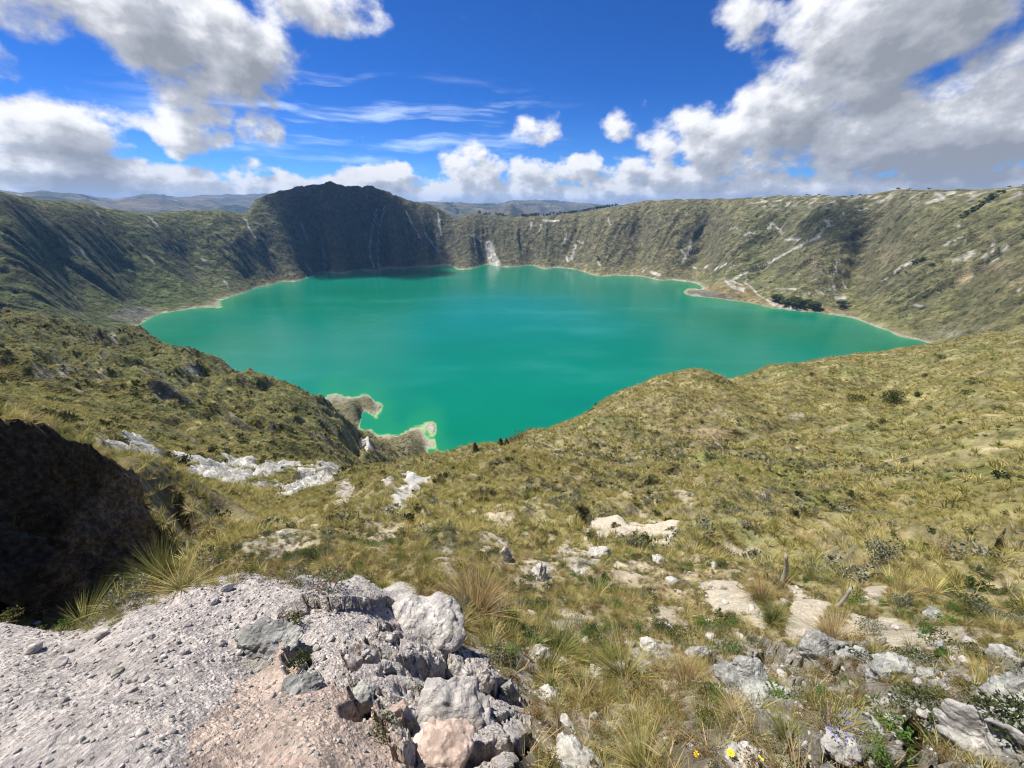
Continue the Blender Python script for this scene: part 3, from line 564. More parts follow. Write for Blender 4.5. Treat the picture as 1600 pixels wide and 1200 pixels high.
# ------------------------------------------------------------------ light
SUN_AZ, SUN_EL = R(-57), R(55.5)          # azimuth measured from the viewing direction, towards the right positive
sdir = Vector((math.sin(SUN_AZ) * math.cos(SUN_EL), math.cos(SUN_AZ) * math.cos(SUN_EL), math.sin(SUN_EL)))
sl = bpy.data.lights.new('sun', 'SUN'); sl.energy = 5.0; sl.angle = R(.53); sl.color = (1.0, .955, .88)
so = bpy.data.objects.new('sun', sl); COL.objects.link(so); so.rotation_euler = (-sdir).to_track_quat('-Z', 'Y').to_euler(); so.location = sdir * 3000

# ------------------------------------------------------------------ sky with clouds (by direction)
world = bpy.data.worlds.new('World'); scene.world = world; world.use_nodes = True
wt = NT(world.node_tree); wt.n.clear()
def blobq(px, py, rx, ry):
    a, tn = paz(px, py); a2, t2 = paz(px + rx, py); a3, t3 = paz(px, py - ry); e = math.atan(tn)
    return a, e, math.hypot(a2 - a, math.atan(t2) - e), abs(math.atan(t3) - e)
CLOUDS = [  # px, py, rx, ry, weight
 (150,-10,250,85,1.2),(320,70,150,105,1.2),(480,0,110,55,1.05),(300,165,70,60,.95),(296,208,68,36,1.0),(408,200,46,31,1.0),
 (-60,110,90,120,.75),(60,190,150,62,1.05),(170,205,60,42,.8),(60,262,230,38,1.1),(270,280,130,30,1.0),
 (600,276,70,24,1.0),(742,262,48,36,1.0),(838,204,46,31,.95),(955,198,32,30,.95),(905,226,60,18,.35),(870,268,110,30,.95),
 (1180,35,75,50,.9),(1420,20,260,120,1.35),(1255,175,150,100,1.25),(1110,220,100,58,1.05),(1040,215,55,36,.9),(1480,190,260,90,1.3),(1330,240,300,38,1.0),(1060,262,130,28,1.0),
 (1650,110,190,170,1.1),(1560,287,120,12,.55),(1180,285,200,16,.75)]
def density_group():
    g = bpy.data.node_groups.new('cloud_cover', 'ShaderNodeTree'); t = NT(g)
    g.interface.new_socket('Q', in_out='INPUT', socket_type='NodeSocketVector'); g.interface.new_socket('D', in_out='OUTPUT', socket_type='NodeSocketFloat')
    gi = t.new('NodeGroupInput').outputs[0]; go = t.new('NodeGroupOutput')
    warp = t.noise(gi, 7.0, 3, .55, color=True)
    qw = t.vmath('ADD', gi, t.vmath('MULTIPLY', t.vmath('SUBTRACT', warp, (.5, .5, .5)), (.10, .06, 0)))
    M = None
    for px, py, rx, ry, w in CLOUDS:
        a, e, ra, re = blobq(px, py, rx, ry)
        v = t.vmath('MULTIPLY_ADD', qw, (1/ra, 1/re, 0)); v.node.inputs[2].default_value = (-a/ra, -e/re, 0)
        b = t.mapr(t.vmath('DOT_PRODUCT', v, v), 0.05, 2.0, w, 0.0, 'LINEAR')
        M = b if M is None else t.math('SMOOTH_MAX', M, b, .18)
    # low bank along the horizon
    el = t.new('ShaderNodeSeparateXYZ', {'Vector': qw}).outputs[1]
    bank = t.mapr(el, R(5.6), R(1.6), 0, 1.1, 'LINEAR'); M = t.math('SMOOTH_MAX', M, bank, .15)
    nv = t.vmath('MULTIPLY', gi, (1, 1.35, 1))
    n1 = t.noise(nv, 13.0, 8, .56); n0 = t.noise(t.vmath('ADD', nv, (3.1, 7.7, 0)), 4.5, 2, .5)
    lowm = t.mapr(el, R(7.5), R(2.5), 0, .75, 'LINEAR'); n3 = t.noise(t.vmath('MULTIPLY', gi, (1, 1.7, 1)), 34.0, 5, .55)
    M = t.math('ADD', M, t.math('MULTIPLY', t.math('SUBTRACT', n3, .5), lowm))
    d = t.math('ADD', t.math('MULTIPLY_ADD', t.math('SUBTRACT', n1, .5), 2.0, -.48), t.math('MULTIPLY_ADD', t.math('SUBTRACT', n0, .5), .8, M))
    t.l.new(d, go.inputs[0]); return g
DG = density_group()
gen = wt.new('ShaderNodeTexCoord').outputs['Generated']
sx = wt.new('ShaderNodeSeparateXYZ', {'Vector': gen})
azn = wt.math('ARCTAN2', sx.outputs[0], sx.outputs[1]); eln = wt.math('ARCSINE', sx.outputs[2])
Q = wt.new('ShaderNodeCombineXYZ', {0: azn, 1: eln, 2: 0.0}).outputs[0]
def dens(qv):
    nd = wt.new('ShaderNodeGroup'); nd.node_tree = DG; wt.l.new(qv, nd.inputs[0]); return nd.outputs[0]
d0 = dens(Q); d1 = dens(wt.vmath('ADD', Q, (-.022, .026, 0))); d2 = dens(wt.vmath('ADD', Q, (-.045, .085, 0)))
alpha = wt.math('MULTIPLY', wt.mapr(d0, -.03, wt.mapr(eln, R(4), R(13), .34, .58)), wt.mapr(eln, -.02, .004))
shade = wt.math('ADD', wt.math('MULTIPLY', wt.mapr(d1, -.05, 1.25, interp='LINEAR'), .85), wt.math('MULTIPLY', wt.mapr(d2, -.05, 1.5, interp='LINEAR'), .60), clamp=True)
shade = wt.math('ADD', shade, wt.math('MULTIPLY', wt.math('SUBTRACT', d1, d0), .35), clamp=True)
shade = wt.math('ADD', shade, wt.math('MULTIPLY', wt.math('SUBTRACT', .5, wt.noise(Q, 26.0, 6, .6)), .55), clamp=True)
shade = wt.math('ADD', shade, wt.mapr(eln, R(6.5), R(1.5), 0, .20), clamp=True)
ccol = wt.ramp(shade, [(0.0, (.62, .62, .63)), (.22, (.50, .51, .54)), (.5, (.32, .335, .37)), (1.0, (.19, .205, .235))])
sky = wt.new('ShaderNodeTexSky'); sky.sky_type = 'NISHITA'; sky.sun_disc = False; sky.sun_elevation = SUN_EL; sky.sun_rotation = SUN_AZ
sky.altitude = 3900; sky.air_density = 1.0; sky.dust_density = .3; sky.ozone_density = 3.0
SKYS = .10
skyc = wt.vmath('MULTIPLY', wt.vmath('SCALE', sky.outputs[0], scale=SKYS), wt.mix(wt.mapr(eln, R(13), R(0), 0, 1), (.12, .37, .76, 1), (.26, .50, .80, 1)))
# thin cirrus veils
cz = wt.noise(wt.vmath('ADD', wt.vmath('MULTIPLY', Q, (3.0, 34.0, 0)), wt.vmath('SCALE', wt.noise(Q, 4.0, 3, .5, color=True), scale=1.6)), 1.0, 4, .55)
a, e, ra, re = blobq(590, 190, 330, 90); v = wt.vmath('MULTIPLY_ADD', Q, (1/ra, 1/re, 0)); v.node.inputs[2].default_value = (-a/ra, -e/re, 0)
cirm = wt.mapr(wt.vmath('DOT_PRODUCT', v, v), 0.1, 1.2, 1, 0); cir = wt.math('MULTIPLY', wt.math('MULTIPLY', wt.mapr(cz, .47, .72), cirm), .55)
skyc = wt.mix(cir, skyc, (.62, .72, .86, 1))
fin = wt.mix(alpha, skyc, ccol)
bg = wt.new('ShaderNodeBackground', {'Color': fin, 'Strength': 1.0}); wo = wt.new('ShaderNodeOutputWorld'); wt.l.new(bg.outputs[0], wo.inputs[0])
world.cycles.sampling_method = 'MANUAL'; world.cycles.sample_map_resolution = 512


# ------------------------------------------------------------------ plant materials
def plant_material(name, stops, attrname='tip', rough=.7, trans=.25, inst=True, var=.35):
    m, t, out = material(name)
    rnd = t.new('ShaderNodeObjectInfo').outputs['Random']
    br = t.attr('blade')
    f = t.math('ADD', t.math('MULTIPLY', rnd, 1 - var), t.math('MULTIPLY', br, var))
    c = t.ramp(f, stops)
    tip = t.attr('tip')
    c = t.mix(t.math('MULTIPLY', tip, .55), c, t.mix(1.0, c, (1.55, 1.42, 1.05, 1), 'MULTIPLY'))
    d = t.new('ShaderNodeBsdfPrincipled', {'Base Color': c, 'Roughness': rough, 'Specular IOR Level': .2})
    tr = t.new('ShaderNodeBsdfTranslucent', {'Color': c})
    mx = t.new('ShaderNodeMixShader', {0: trans, 1: d.outputs[0], 2: tr.outputs[0]}); t.l.new(mx.outputs[0], out.inputs[0]); return m
GRASS = [(0.0, (.10, .125, .03)), (.2, (.20, .205, .06)), (.42, (.32, .29, .10)), (.6, (.43, .375, .155)), (.78, (.55, .48, .25)), (.91, (.25, .18, .08)), (1.0, (.12, .15, .035))]
M_GRASS = plant_material('straw_and_olive_grass', GRASS, trans=.3)
M_GREENGRASS = plant_material('green_grass', [(0, (.10, .14, .035)), (.5, (.20, .21, .075)), (1, (.34, .31, .13))])
M_DRYGRASS = plant_material('brown_dry_grass', [(0, (.20, .125, .06)), (.5, (.35, .26, .13)), (1, (.50, .42, .25))])
M_SHRUB = plant_material('dark_olive_leaves', [(0, (.022, .034, .012)), (.4, (.045, .060, .018)), (.75, (.075, .085, .026)), (1, (.105, .10, .035))], trans=.15)
M_TREE = plant_material('tree_leaves', [(0, (.035, .055, .02)), (.5, (.06, .085, .03)), (1, (.09, .11, .04))], trans=.15)
M_GREY = plant_material('silver_grey_leaves', [(0, (.10, .115, .075)), (.5, (.18, .185, .13)), (1, (.28, .265, .20))], trans=.1)
M_GREEN = plant_material('bright_green_leaves', [(0, (.045, .10, .018)), (.5, (.08, .15, .028)), (1, (.14, .19, .045))])
M_MOSSY = plant_material('cushion_herb_leaves', [(0, (.06, .08, .02)), (.4, (.13, .12, .03)), (.7, (.16, .085, .04)), (1, (.22, .20, .07))])
def simple_mat(name, col, rough=.7, noise_scale=0, spread=.3):
    m, t, out = material(name)
    c = (*col, 1)
    if noise_scale:
        pos = t.new('ShaderNodeTexCoord').outputs['Object']
        c = t.mix(1.0, c, t.ramp(t.noise(pos, noise_scale, 6, .65), [(.3, g3(1 - spread)), (.5, g3(1.0)), (.7, g3(1 + spread))]), 'MULTIPLY')
    b = t.new('ShaderNodeBsdfPrincipled', {'Base Color': c, 'Roughness': rough, 'Specular IOR Level': .25}); t.l.new(b.outputs[0], out.inputs[0]); return m
M_BARK = simple_mat('bark', (.13, .10, .07), .9, 8); M_WOOD = simple_mat('weathered_grey_wood', (.30, .28, .24), .9, 14, .4)
M_YELLOW = simple_mat('yellow_petals', (.85, .60, .02)); M_ORANGE = simple_mat('orange_disc', (.5, .22, .02)); M_PURPLE = simple_mat('purple_petals', (.16, .12, .48)); M_PINK = simple_mat('crimson_petals', (.26, .03, .09)); M_WHITEP = simple_mat('white_petals', (.75, .73, .68)); M_STEM = simple_mat('green_stem', (.09, .12, .03))

class Geo:
    def __init__(s): s.v = []; s.f = []; s.tip = []; s.bl = []
    def strip(s, pts, wid, side, blade, tips=None):
        b = len(s.v)
        for i, (p, w) in enumerate(zip(pts, wid)):
            s.v += [p - side * w, p + side * w]; tp = i / (len(pts) - 1) if tips is None else tips
            s.tip += [tp, tp]; s.bl += [blade, blade]
        for i in range(len(pts) - 1): s.f.append((b + 2*i, b + 2*i + 1, b + 2*i + 3, b + 2*i + 2))
    def leaf(s, c, u, v, blade, tip):
        b = len(s.v); s.v += [c - u, c - v * .8 + u * .05, c + u, c + v * .8 + u * .05]; s.f.append((b, b+1, b+2, b+3)); s.tip += [tip]*4; s.bl += [blade]*4
    def mesh(s, name, mat):
        me = mesh_from(name, np.array([tuple(p) for p in s.v]), s.f, mat, True); attr(me, 'tip', np.array(s.tip)); attr(me, 'blade', np.array(s.bl)); return me
def tuft(n, seg, w, spread, lean, rnd, droop=.55, root=.13):
    g = Geo(); wind = rnd.uniform(0, 6.28)
    for i in range(n):
        a = rnd.uniform(0, 2 * math.pi); rr = root * math.sqrt(rnd.random()); L = rnd.uniform(.55, 1.05)
        th = abs(rnd.gauss(0, 1)) * spread * .6 + .05 + .5 * spread * rr / root; th = min(th, 1.25)
        d = Vector((math.cos(a), math.sin(a), 0)); p = d * rr; dirv = d * math.sin(th) + Vector((0, 0, math.cos(th))); dirv += Vector((lean, lean * .2, 0)); dirv.normalize()
        side = dirv.cross(Vector((0, 0, 1))); side = (side.normalized() if side.length > 1e-4 else Vector((1, 0, 0)))
        side = (side * math.cos(i) + dirv.cross(side) * math.sin(i) * .7).normalized()
        pts = [p.copy()]
        for k in range(seg):
            p = p + dirv * (L / seg); pts.append(p.copy()); dirv = (dirv + Vector((d.x * .25, d.y * .25, -droop)) * (.9 / seg) * rnd.uniform(.5, 1.3)).normalized()
        g.strip(pts, [w * (1 - .9 * k / seg) for k in range(seg + 1)], side, rnd.random())
    return g
def bush(n, leaf, rnd, flat=.75, clumps=7, upright=0.0):
    g = Geo(); cl = []
    for k in range(clumps):
        a = rnd.uniform(0, 6.28); r = .52 * math.sqrt(rnd.random()); cl.append((Vector((r * math.cos(a), r * math.sin(a), rnd.uniform(.22, .68) * flat * (1.1 - r))), rnd.uniform(.20, .36), rnd.uniform(-.2, .2)))
    for i in range(n):
        c, R0, sh = cl[i % clumps]
        d = Vector((rnd.gauss(0, 1), rnd.gauss(0, 1), rnd.gauss(.25, 1))).normalized(); p = c + d * R0 * rnd.uniform(.55, 1.05); p.z = max(p.z, .02)
        u = (d * .6 + Vector((rnd.gauss(0, .6), rnd.gauss(0, .6), rnd.gauss(0, .6) + upright))).normalized(); v = u.cross(Vector((rnd.gauss(0, 1), rnd.gauss(0, 1), rnd.gauss(0, 1)))).normalized()
        s_ = leaf * rnd.uniform(.6, 1.25); g.leaf(p, u * s_, v * s_ * .5, min(1, max(0, .5 + sh + rnd.uniform(-.3, .3))), rnd.random() * .6)
    for k in range(clumps):
        c, R0, sh = cl[k]; g.strip([Vector((0, 0, 0)), c * .5 + Vector((0, 0, .02)), c], [.012, .009, .005], Vector((0, 1, 0)), .3, 0.0)
    return g
rp = random.Random(11)
P_TUFT = [tuft(120, 5, .0075, s_, l_, rp, dr).mesh('grass_tussock', M_GRASS) for s_, l_, dr in ((.55, .12, .5), (.75, .05, .7), (.9, .25, .8))]
P_TUFTD = [tuft(120, 5, .0075, .8, .2, rp, .7).mesh('grass_tussock', M_DRYGRASS), tuft(110, 5, .007, .5, .1, rp, .4).mesh('grass_tussock', M_GREENGRASS)]
P_MID = [tuft(46, 3, .022, s_, l_, rp, dr, .2).mesh('grass_mid', M_GRASS) for s_, l_, dr in ((.8, .1, .6), (1.0, .25, .8), (.6, .05, .5))]
P_FAR = [tuft(22, 2, .055, s_, .15, rp, .8, .3).mesh('grass_far', M_GRASS) for s_ in (.9, 1.1)]
P_SHORT = [tuft(26, 3, .016, 1.0, .1, rp, .6, .35).mesh('grass_short', M_GRASS), tuft(22, 3, .016, 1.1, .1, rp, .7, .4).mesh('grass_short', M_DRYGRASS)]
P_BUSH = [bush(650, .055, rp).mesh('shrub', M_SHRUB) for _ in range(3)]
P_GREYB = [bush(600, .045, rp, .7, 9, .6).mesh('shrub', M_GREY) for _ in range(2)]
P_GREENB = [bush(650, .05, rp, .6, 8).mesh('shrub', M_GREEN) for _ in range(2)]
P_CUSH = [bush(420, .05, rp, .35, 9).mesh('herb', M_MOSSY) for _ in range(2)]
P_LOWB = [bush(170, .13, rp, .7, 7).mesh('shrub_low', M_SHRUB) for _ in range(3)]
P_LOWG = [bush(170, .12, rp, .7, 7, .5).mesh('shrub_low', M_GREY) for _ in range(2)]

# ------------------------------------------------------------------ growth nobody could count: instanced on points
SUNH = np.array([sdir.x, sdir.y])
def scatter_stuff(name, label, cat, protos, pts, scl, pick_i, tilt=.25):
    coll = bpy.data.collections.new(name + '_kinds')
    for k, me in enumerate(protos):
        o = bpy.data.objects.new('kind_%02d' % k, me); coll.objects.link(o)
    n_ = len(pts); me = bpy.data.meshes.new(name); me.vertices.add(n_); me.vertices.foreach_set('co', np.ascontiguousarray(pts, np.float32).ravel())
    rot = np.stack([RNG.normal(0, tilt, n_), RNG.normal(0, tilt, n_), RNG.uniform(0, 6.283, n_)], -1)
    attr(me, 'rot', rot, 'FLOAT_VECTOR'); attr(me, 'scl', scl, 'FLOAT_VECTOR'); attr(me, 'pick', pick_i, 'INT'); me.update()
    o = link(name, me, label, cat, kind='stuff')
    ng = bpy.data.node_groups.new(name, 'GeometryNodeTree'); ng.interface.new_socket('Geometry', in_out='INPUT', socket_type='NodeSocketGeometry'); ng.interface.new_socket('Geometry', in_out='OUTPUT', socket_type='NodeSocketGeometry')
    t = NT(ng); gi = t.new('NodeGroupInput'); go = t.new('NodeGroupOutput')
    ci = t.new('GeometryNodeCollectionInfo', {'Collection': coll, 'Separate Children': True, 'Reset Children': True})
    def na(nm, typ): return [q for q in t.new('GeometryNodeInputNamedAttribute', {'Name': nm}, data_type=typ).outputs if q.enabled and q.name == 'Attribute'][0]
    e2r = t.new('FunctionNodeEulerToRotation', {0: na('rot', 'FLOAT_VECTOR')})
    io = t.new('GeometryNodeInstanceOnPoints', {'Points': gi.outputs[0], 'Instance': ci.outputs[0], 'Pick Instance': True, 'Instance Index': na('pick', 'INT'), 'Rotation': e2r.outputs[0], 'Scale': na('scl', 'FLOAT_VECTOR')})
    t.l.new(io.outputs[0], go.inputs[0])
    md = o.modifiers.new('growth', 'NODES'); md.node_group = ng
    return o
def candidates(n_, r0, r1, amax=1.25):
    r = np.sqrt(RNG.uniform(r0 * r0, r1 * r1, n_)); a = RNG.uniform(-amax, amax, n_); x, y = r * np.sin(a), r * np.cos(a); z = ground_z(x, y)
    px, py = project(x, y, z); ok = (px > -60) & (px < 1660) & (py < 1260) & (y * CP - z * SP > .1)
    t = z / r; ok &= t > grid_at(TMAX, x, y) - np.where(r > 60, .012, .06)
    return x[ok], y[ok], z[ok], r[ok], px[ok], py[ok]
VIEW_SLAB = np.clip(slab + sandpath, 0, 1)
def cover(x, y): return grid_at(VEG, x, y)
def emit(name, label, cat, protos, n_, r0, r1, smin, smax, dens_pow=1.0, clump=None, keep=None, sink=.02, sq=(.8, 1.2), weights=None, tilt=.22):
    x, y, z, r, px, py = candidates(n_, r0, r1)
    pr = cover(x, y) ** dens_pow
    if clump: pr = pr * sstep(clump[1], clump[2], fbm(x / clump[0], y / clump[0], 3, clump[3]))
    if keep is not None: pr = pr * keep(x, y, px, py, r)
    ok = RNG.random(len(x)) < pr; x, y, z = x[ok], y[ok], z[ok]; n2 = len(x)
    s_ = RNG.uniform(smin, smax, n2) * (.75 + .5 * RNG.random(n2) ** 2)
    scl = np.stack([s_, s_, s_ * RNG.uniform(*sq, n2)], -1)
    pk = RNG.choice(len(protos), n2, p=weights)
    return scatter_stuff(name, label, cat, protos, np.stack([x, y, z - sink * s_], -1), scl, pk, tilt)
D = float(os.environ.get('DENS', 1.0))
left_dark = lambda x, y, px, py, r: np.where(px < 620, 1.0, .35)

emit('grass', 'short dry grass and herbs between the stones of the near slope', 'grass', P_SHORT + P_CUSH, int(52000*D), .7, 13, .05, .16, .8, weights=[.36, .16, .26, .22], keep=lambda x, y, px, py, r: np.clip(1.25 - r / 13, .3, 1))
emit('grass', 'fine straw coloured tussock grass over the near slope', 'grass', P_TUFT + P_TUFTD, int(8500*D), 1.6, 17, .12, .32, 1.3, clump=(1.1, -.25, .3, 700), weights=[.3, .25, .2, .13, .12])
emit('grass', 'straw and olive tussock grass on the slope above the lake', 'grass', P_MID + P_SHORT[:1], int(72000*D), 12, 64, .20, .62, 1.0, clump=(2.4, -.55, .15, 702), weights=[.35, .3, .2, .15])
emit('grass', 'dense tussock grass of the mid slopes and shelf', 'grass', P_FAR + P_MID[:1], int(130000*D), 50, 300, .5, 1.25, 1.0, clump=(5, -.6, .15, 704), weights=[.45, .4, .15], keep=lambda x, y, px, py, r: np.where(r > 180, .75, 1.0))
emit('grass', 'tussock grass of the far left bench', 'grass', P_FAR, int(60000*D), 240, 720, 1.2, 2.4, 1.0, keep=lambda x, y, px, py, r: px < 660)
emit('shrubbery', 'grey green shrubs in thickets on the slope', 'shrubs', P_LOWG + P_LOWB[:1], int(26000*D), 11, 80, .28, .8, 1.0, clump=(9, -.1, .25, 710), keep=lambda x, y, px, py, r: np.where((px > 860) & (px < 1320), 1.0, .25), weights=[.42, .38, .2])
emit('shrubbery', 'dark shrubs scattered over the bench and shelf', 'shrubs', P_LOWB, int(30000*D), 60, 640, 1.0, 3.2, 1.0, clump=(38, -.15, .3, 720), keep=lambda x, y, px, py, r: np.where(px < 640, 1.0, .04))

emit('shrubbery', 'small grey green and leafy shrubs between the tussocks of the near slope', 'shrubs', P_GREYB + P_GREENB + P_BUSH[:2] + P_CUSH, int(13000*D), 1.8, 16, .10, .32, 1.2, clump=(.9, -.1, .3, 730), weights=[.2, .2, .1, .1, .12, .12, .08, .08])
emit('shrubbery', 'low green shrubs in the grass of the shelf', 'shrubs', P_GREENB[:1] + P_LOWB[:2], int(9000*D), 14, 110, .25, .8, 1.0, clump=(6, 0, .35, 735), keep=lambda x, y, px, py, r: px > 430)

# ------------------------------------------------------------------ rocks
from mathutils import noise as mn
def rock_mesh(name, mat, seed, sub=4, sc=(1, 1, .7), cuts=9, rough=.10, ribs=0.0, mx=1.0):
    r_ = random.Random(seed); bm = bmesh.new(); bmesh.ops.create_icosphere(bm, subdivisions=sub, radius=1.0)
    pl = []
    for k in range(cuts):
        nrm = Vector((r_.gauss(0, 1), r_.gauss(0, 1), r_.gauss(.15, .8))).normalized(); pl.append((nrm, r_.uniform(.52, .86)))
    off = Vector((seed * 3.7, seed * 1.9, seed * .7))
    for v in bm.verts:
        p = v.co.copy(); p += p * .22 * mn.noise(p * 1.3 + off)
        for nrm, d in pl:
            e = p.dot(nrm) - d
            if e > 0: p -= nrm * e * .93
        p.x *= sc[0]; p.y *= sc[1]; p.z *= sc[2]
        nn_ = mn.fractal(p * 2.6 + off, 1.0, 2.1, 5) * rough + abs(mn.noise(p * 5 + off)) * rough * .7
        if ribs: nn_ += ribs * (abs(mn.noise(Vector((p.x * 3.2, p.y * .7, p.z * .9)) + off)) * 2 - .5)
        p += v.co.normalized() * nn_; v.co = p
    me = bpy.data.meshes.new(name); bm.to_mesh(me); bm.free(); me.materials.append(mat)
    for p in me.polygons: p.use_smooth = True
    return me
def rock_material(name, c1, c2, lich, gs=30.0, bump=.02, lam=.5, band=None):
    m, t, out = material(name)
    pos = t.new('ShaderNodeNewGeometry').outputs['Position']
    n1 = t.noise(pos, 6, 8, .68); c = t.ramp(n1, [(.32, tuple(x * .62 for x in c1)), (.46, c1), (.6, c2), (.7, tuple(min(.8, x * 1.2) for x in c2))])
    vo = t.new('ShaderNodeTexVoronoi', {'Vector': pos, 'Scale': gs}); sep = t.new('ShaderNodeSeparateColor', {'Color': vo.outputs['Color']}).outputs[0]
    k = t.math('MULTIPLY_ADD', sep, .5, .75); c = t.mix(.8, c, t.mix(1.0, c, t.new('ShaderNodeCombineColor', {'Red': k, 'Green': k, 'Blue': k}).outputs[0], 'MULTIPLY'))
    c = t.mix(t.math('MULTIPLY', t.mapr(t.noise(pos, 3.2, 6, .62), .55, .63), lam), c, (*lich, 1))
    c = t.mix(t.mapr(t.noise(t.vmath('ADD', pos, (5., 3., 1.)), 14, 5, .7), .66, .72), c, (.07, .065, .055, 1))
    if band:                              # lit part of the face put into the colour: paler tuff lower down
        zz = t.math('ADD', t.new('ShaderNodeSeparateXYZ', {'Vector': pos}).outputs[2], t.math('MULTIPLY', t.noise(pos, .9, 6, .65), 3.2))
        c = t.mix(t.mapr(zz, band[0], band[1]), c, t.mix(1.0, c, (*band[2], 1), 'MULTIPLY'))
    h = t.math('ADD', t.math('MULTIPLY', t.noise(pos, 9, 10, .66), bump * 2.2), t.math('MULTIPLY', t.mapr(vo.outputs['Distance'], .75, .1), t.math('MULTIPLY', sep, bump * .5)))
    b = t.new('ShaderNodeBump', {'Height': h, 'Distance': 1.0, 'Strength': 1.0})
    bs = t.new('ShaderNodeBsdfPrincipled', {'Base Color': c, 'Roughness': .95, 'Specular IOR Level': .15, 'Normal': b.outputs[0]}); t.l.new(bs.outputs[0], out.inputs[0]); return m
M_ROCKP = rock_material('pale_tuff', (.30, .285, .26), (.40, .38, .345), (.33, .34, .24))
M_ROCKG = rock_material('grey_lichen_rock', (.23, .227, .208), (.35, .343, .315), (.46, .465, .40), 45, .022, .7)
M_ROCKC = rock_material('conglomerate', (.42, .39, .355), (.54, .50, .455), (.30, .31, .20), 26, .03, .45)
M_ROCKK = rock_material('pink_tuff', (.38, .29, .235), (.47, .375, .31), (.42, .40, .36), 40, .012, .3)
M_ROCKW = rock_material('white_tuff', (.37, .35, .305), (.48, .455, .40), (.36, .35, .26), 30, .02, .3)
def scale_at(p, wpx): return wpx * (p.y * CP - p.z * SP) / F
def rock(px, py, wpx, label, mat, seed, sc=(1, 1, .7), sink=.25, name='rock', group=None, cat='rock', rot=0.0, tilt=(0, 0), **kw):
    p = pick(px, py); s_ = scale_at(p, wpx) / 2; sink = sink + (.10 if py > 990 and name == 'rock' else 0); kw.setdefault('sub', 5); kw.setdefault('rough', .15); kw['cuts'] = kw.get('cuts', 9) + (5 if name == 'rock' else 0)
    o = link(name, rock_mesh(name, mat, seed, sc=sc, **kw), label, cat, group)
    o.location = p + Vector((0, 0, s_ * sc[2] * (1 - 2 * sink))); o.scale = (s_, s_, s_); o.rotation_euler = (tilt[0], tilt[1], rot); return o
rock(650, 985, 145, 'big rounded conglomerate boulder bulging at the right end of the gravel slab', M_ROCKC, 3, (1, .85, .45), .52, 'boulder', cat='boulder', sub=5, cuts=1, rough=.13)
rock(722, 1062, 62, 'upright pale rock, leftmost of three leaning below the big boulder', M_ROCKC, 5, (.8, .7, 1.0), .3, rot=.5, tilt=(.1, -.25))
rock(760, 1068, 56, 'upright pale rock, middle one of three leaning below the big boulder', M_ROCKC, 6, (.7, .7, 1.05), .3, rot=1.2, tilt=(.1, -.2))
rock(795, 1085, 52, 'narrow pale rock, rightmost of three leaning below the big boulder', M_ROCKG, 7, (.65, .7, 1.05), .3, rot=2.0, tilt=(0, -.2))
rock(606, 1042, 26, 'small dark standing stone in the gravel below the boulder', M_ROCKG, 8, (.6, .8, 1.1), .3)
rock(562, 1098, 58, 'squat dark weathered rock beside the hollow in the pink slab', M_ROCKG, 9, (1, .8, .8), .25, cuts=11)
rock(622, 1118, 44, 'rounded pink stone in the hollow of the slab', M_ROCKK, 10, (1, .9, .8), .3, cuts=4)
rock(700, 1118, 150, 'low broad pale ledge under the leaning rocks', M_ROCKC, 12, (1, .75, .4), .4, 'rock_ledge', cat='ledge', sub=5)
rock(690, 1175, 120, 'cracked pink ledge at the lower end of the slab', M_ROCKK, 13, (1, .8, .35), .45, 'rock_ledge', cat='ledge', sub=5)
rock(418, 1000, 110, 'flat greenish lip of rock overhanging the dark step in the slab', M_ROCKG, 14, (1, .6, .28), .4, 'rock_ledge', cat='ledge')
rock(470, 1075, 60, 'dark crumbly stone at the foot of the step in the slab', M_ROCKG, 15, (1, .8, .5), .45, cuts=5)
rock(1152, 1075, 105, 'large angular light grey rock with a tall split face beside the green bush', M_ROCKG, 21, (.75, .8, .95), .3, cuts=12, rot=.4)
rock(1190, 1095, 95, 'broad grey rock leaning against the angular one', M_ROCKG, 22, (1, .8, .55), .4, cuts=11)
rock(1092, 1028, 50, 'small grey rock left of the green bush', M_ROCKG, 23, (1, .8, .7), .3)
rock(1285, 1022, 95, 'rough grey rock at the lower edge of the sandy path', M_ROCKG, 24, (1, .6, .5), .35, cuts=11)
rock(1345, 1035, 80, 'long grey rock between the path and the two round rocks', M_ROCKG, 25, (1, .6, .5), .35, cuts=10)
rock(1402, 1055, 62, 'rounded grey rock with pale lichen crust', M_ROCKG, 26, (1, .9, .8), .3, cuts=5)
rock(1374, 1062, 46, 'rounded grey rock left of the lichen crusted one', M_ROCKG, 27, (1, .9, .8), .3, cuts=5)
rock(1464, 1020, 34, 'small upright grey stone with a dark shadow at the path end', M_ROCKG, 28, (.7, .6, 1.0), .2)
rock(1448, 1060, 34, 'white crusted stone beside the dark crevice', M_ROCKG, 29, (.9, .8, .9), .25)
rock(1478, 1080, 62, 'flat pale stone above the dark hollow', M_ROCKG, 30, (1, .7, .4), .35)
rock(1575, 1030, 60, 'low grey rock at the right edge below the path', M_ROCKG, 31, (1, .7, .45), .35)
rock(1345, 1140, 90, 'crumbling grey ledge beside the purple flowered bush', M_ROCKG, 32, (1, .8, .45), .4, 'rock_ledge', cat='ledge', cuts=11)
rock(1430, 1150, 90, 'grey ribbed rock left of the shaded crevice', M_ROCKG, 33, (.8, 1.0, .8), .35, 'rock_outcrop', cat='outcrop', sub=5, cuts=10, ribs=.16, rot=.3)
rock(1512, 1180, 80, 'narrow fluted rib of rock rising from the shaded crevice', M_ROCKP, 34, (.6, 1.0, .9), .3, 'rock_outcrop', cat='outcrop', sub=5, ribs=.38, rot=.25)
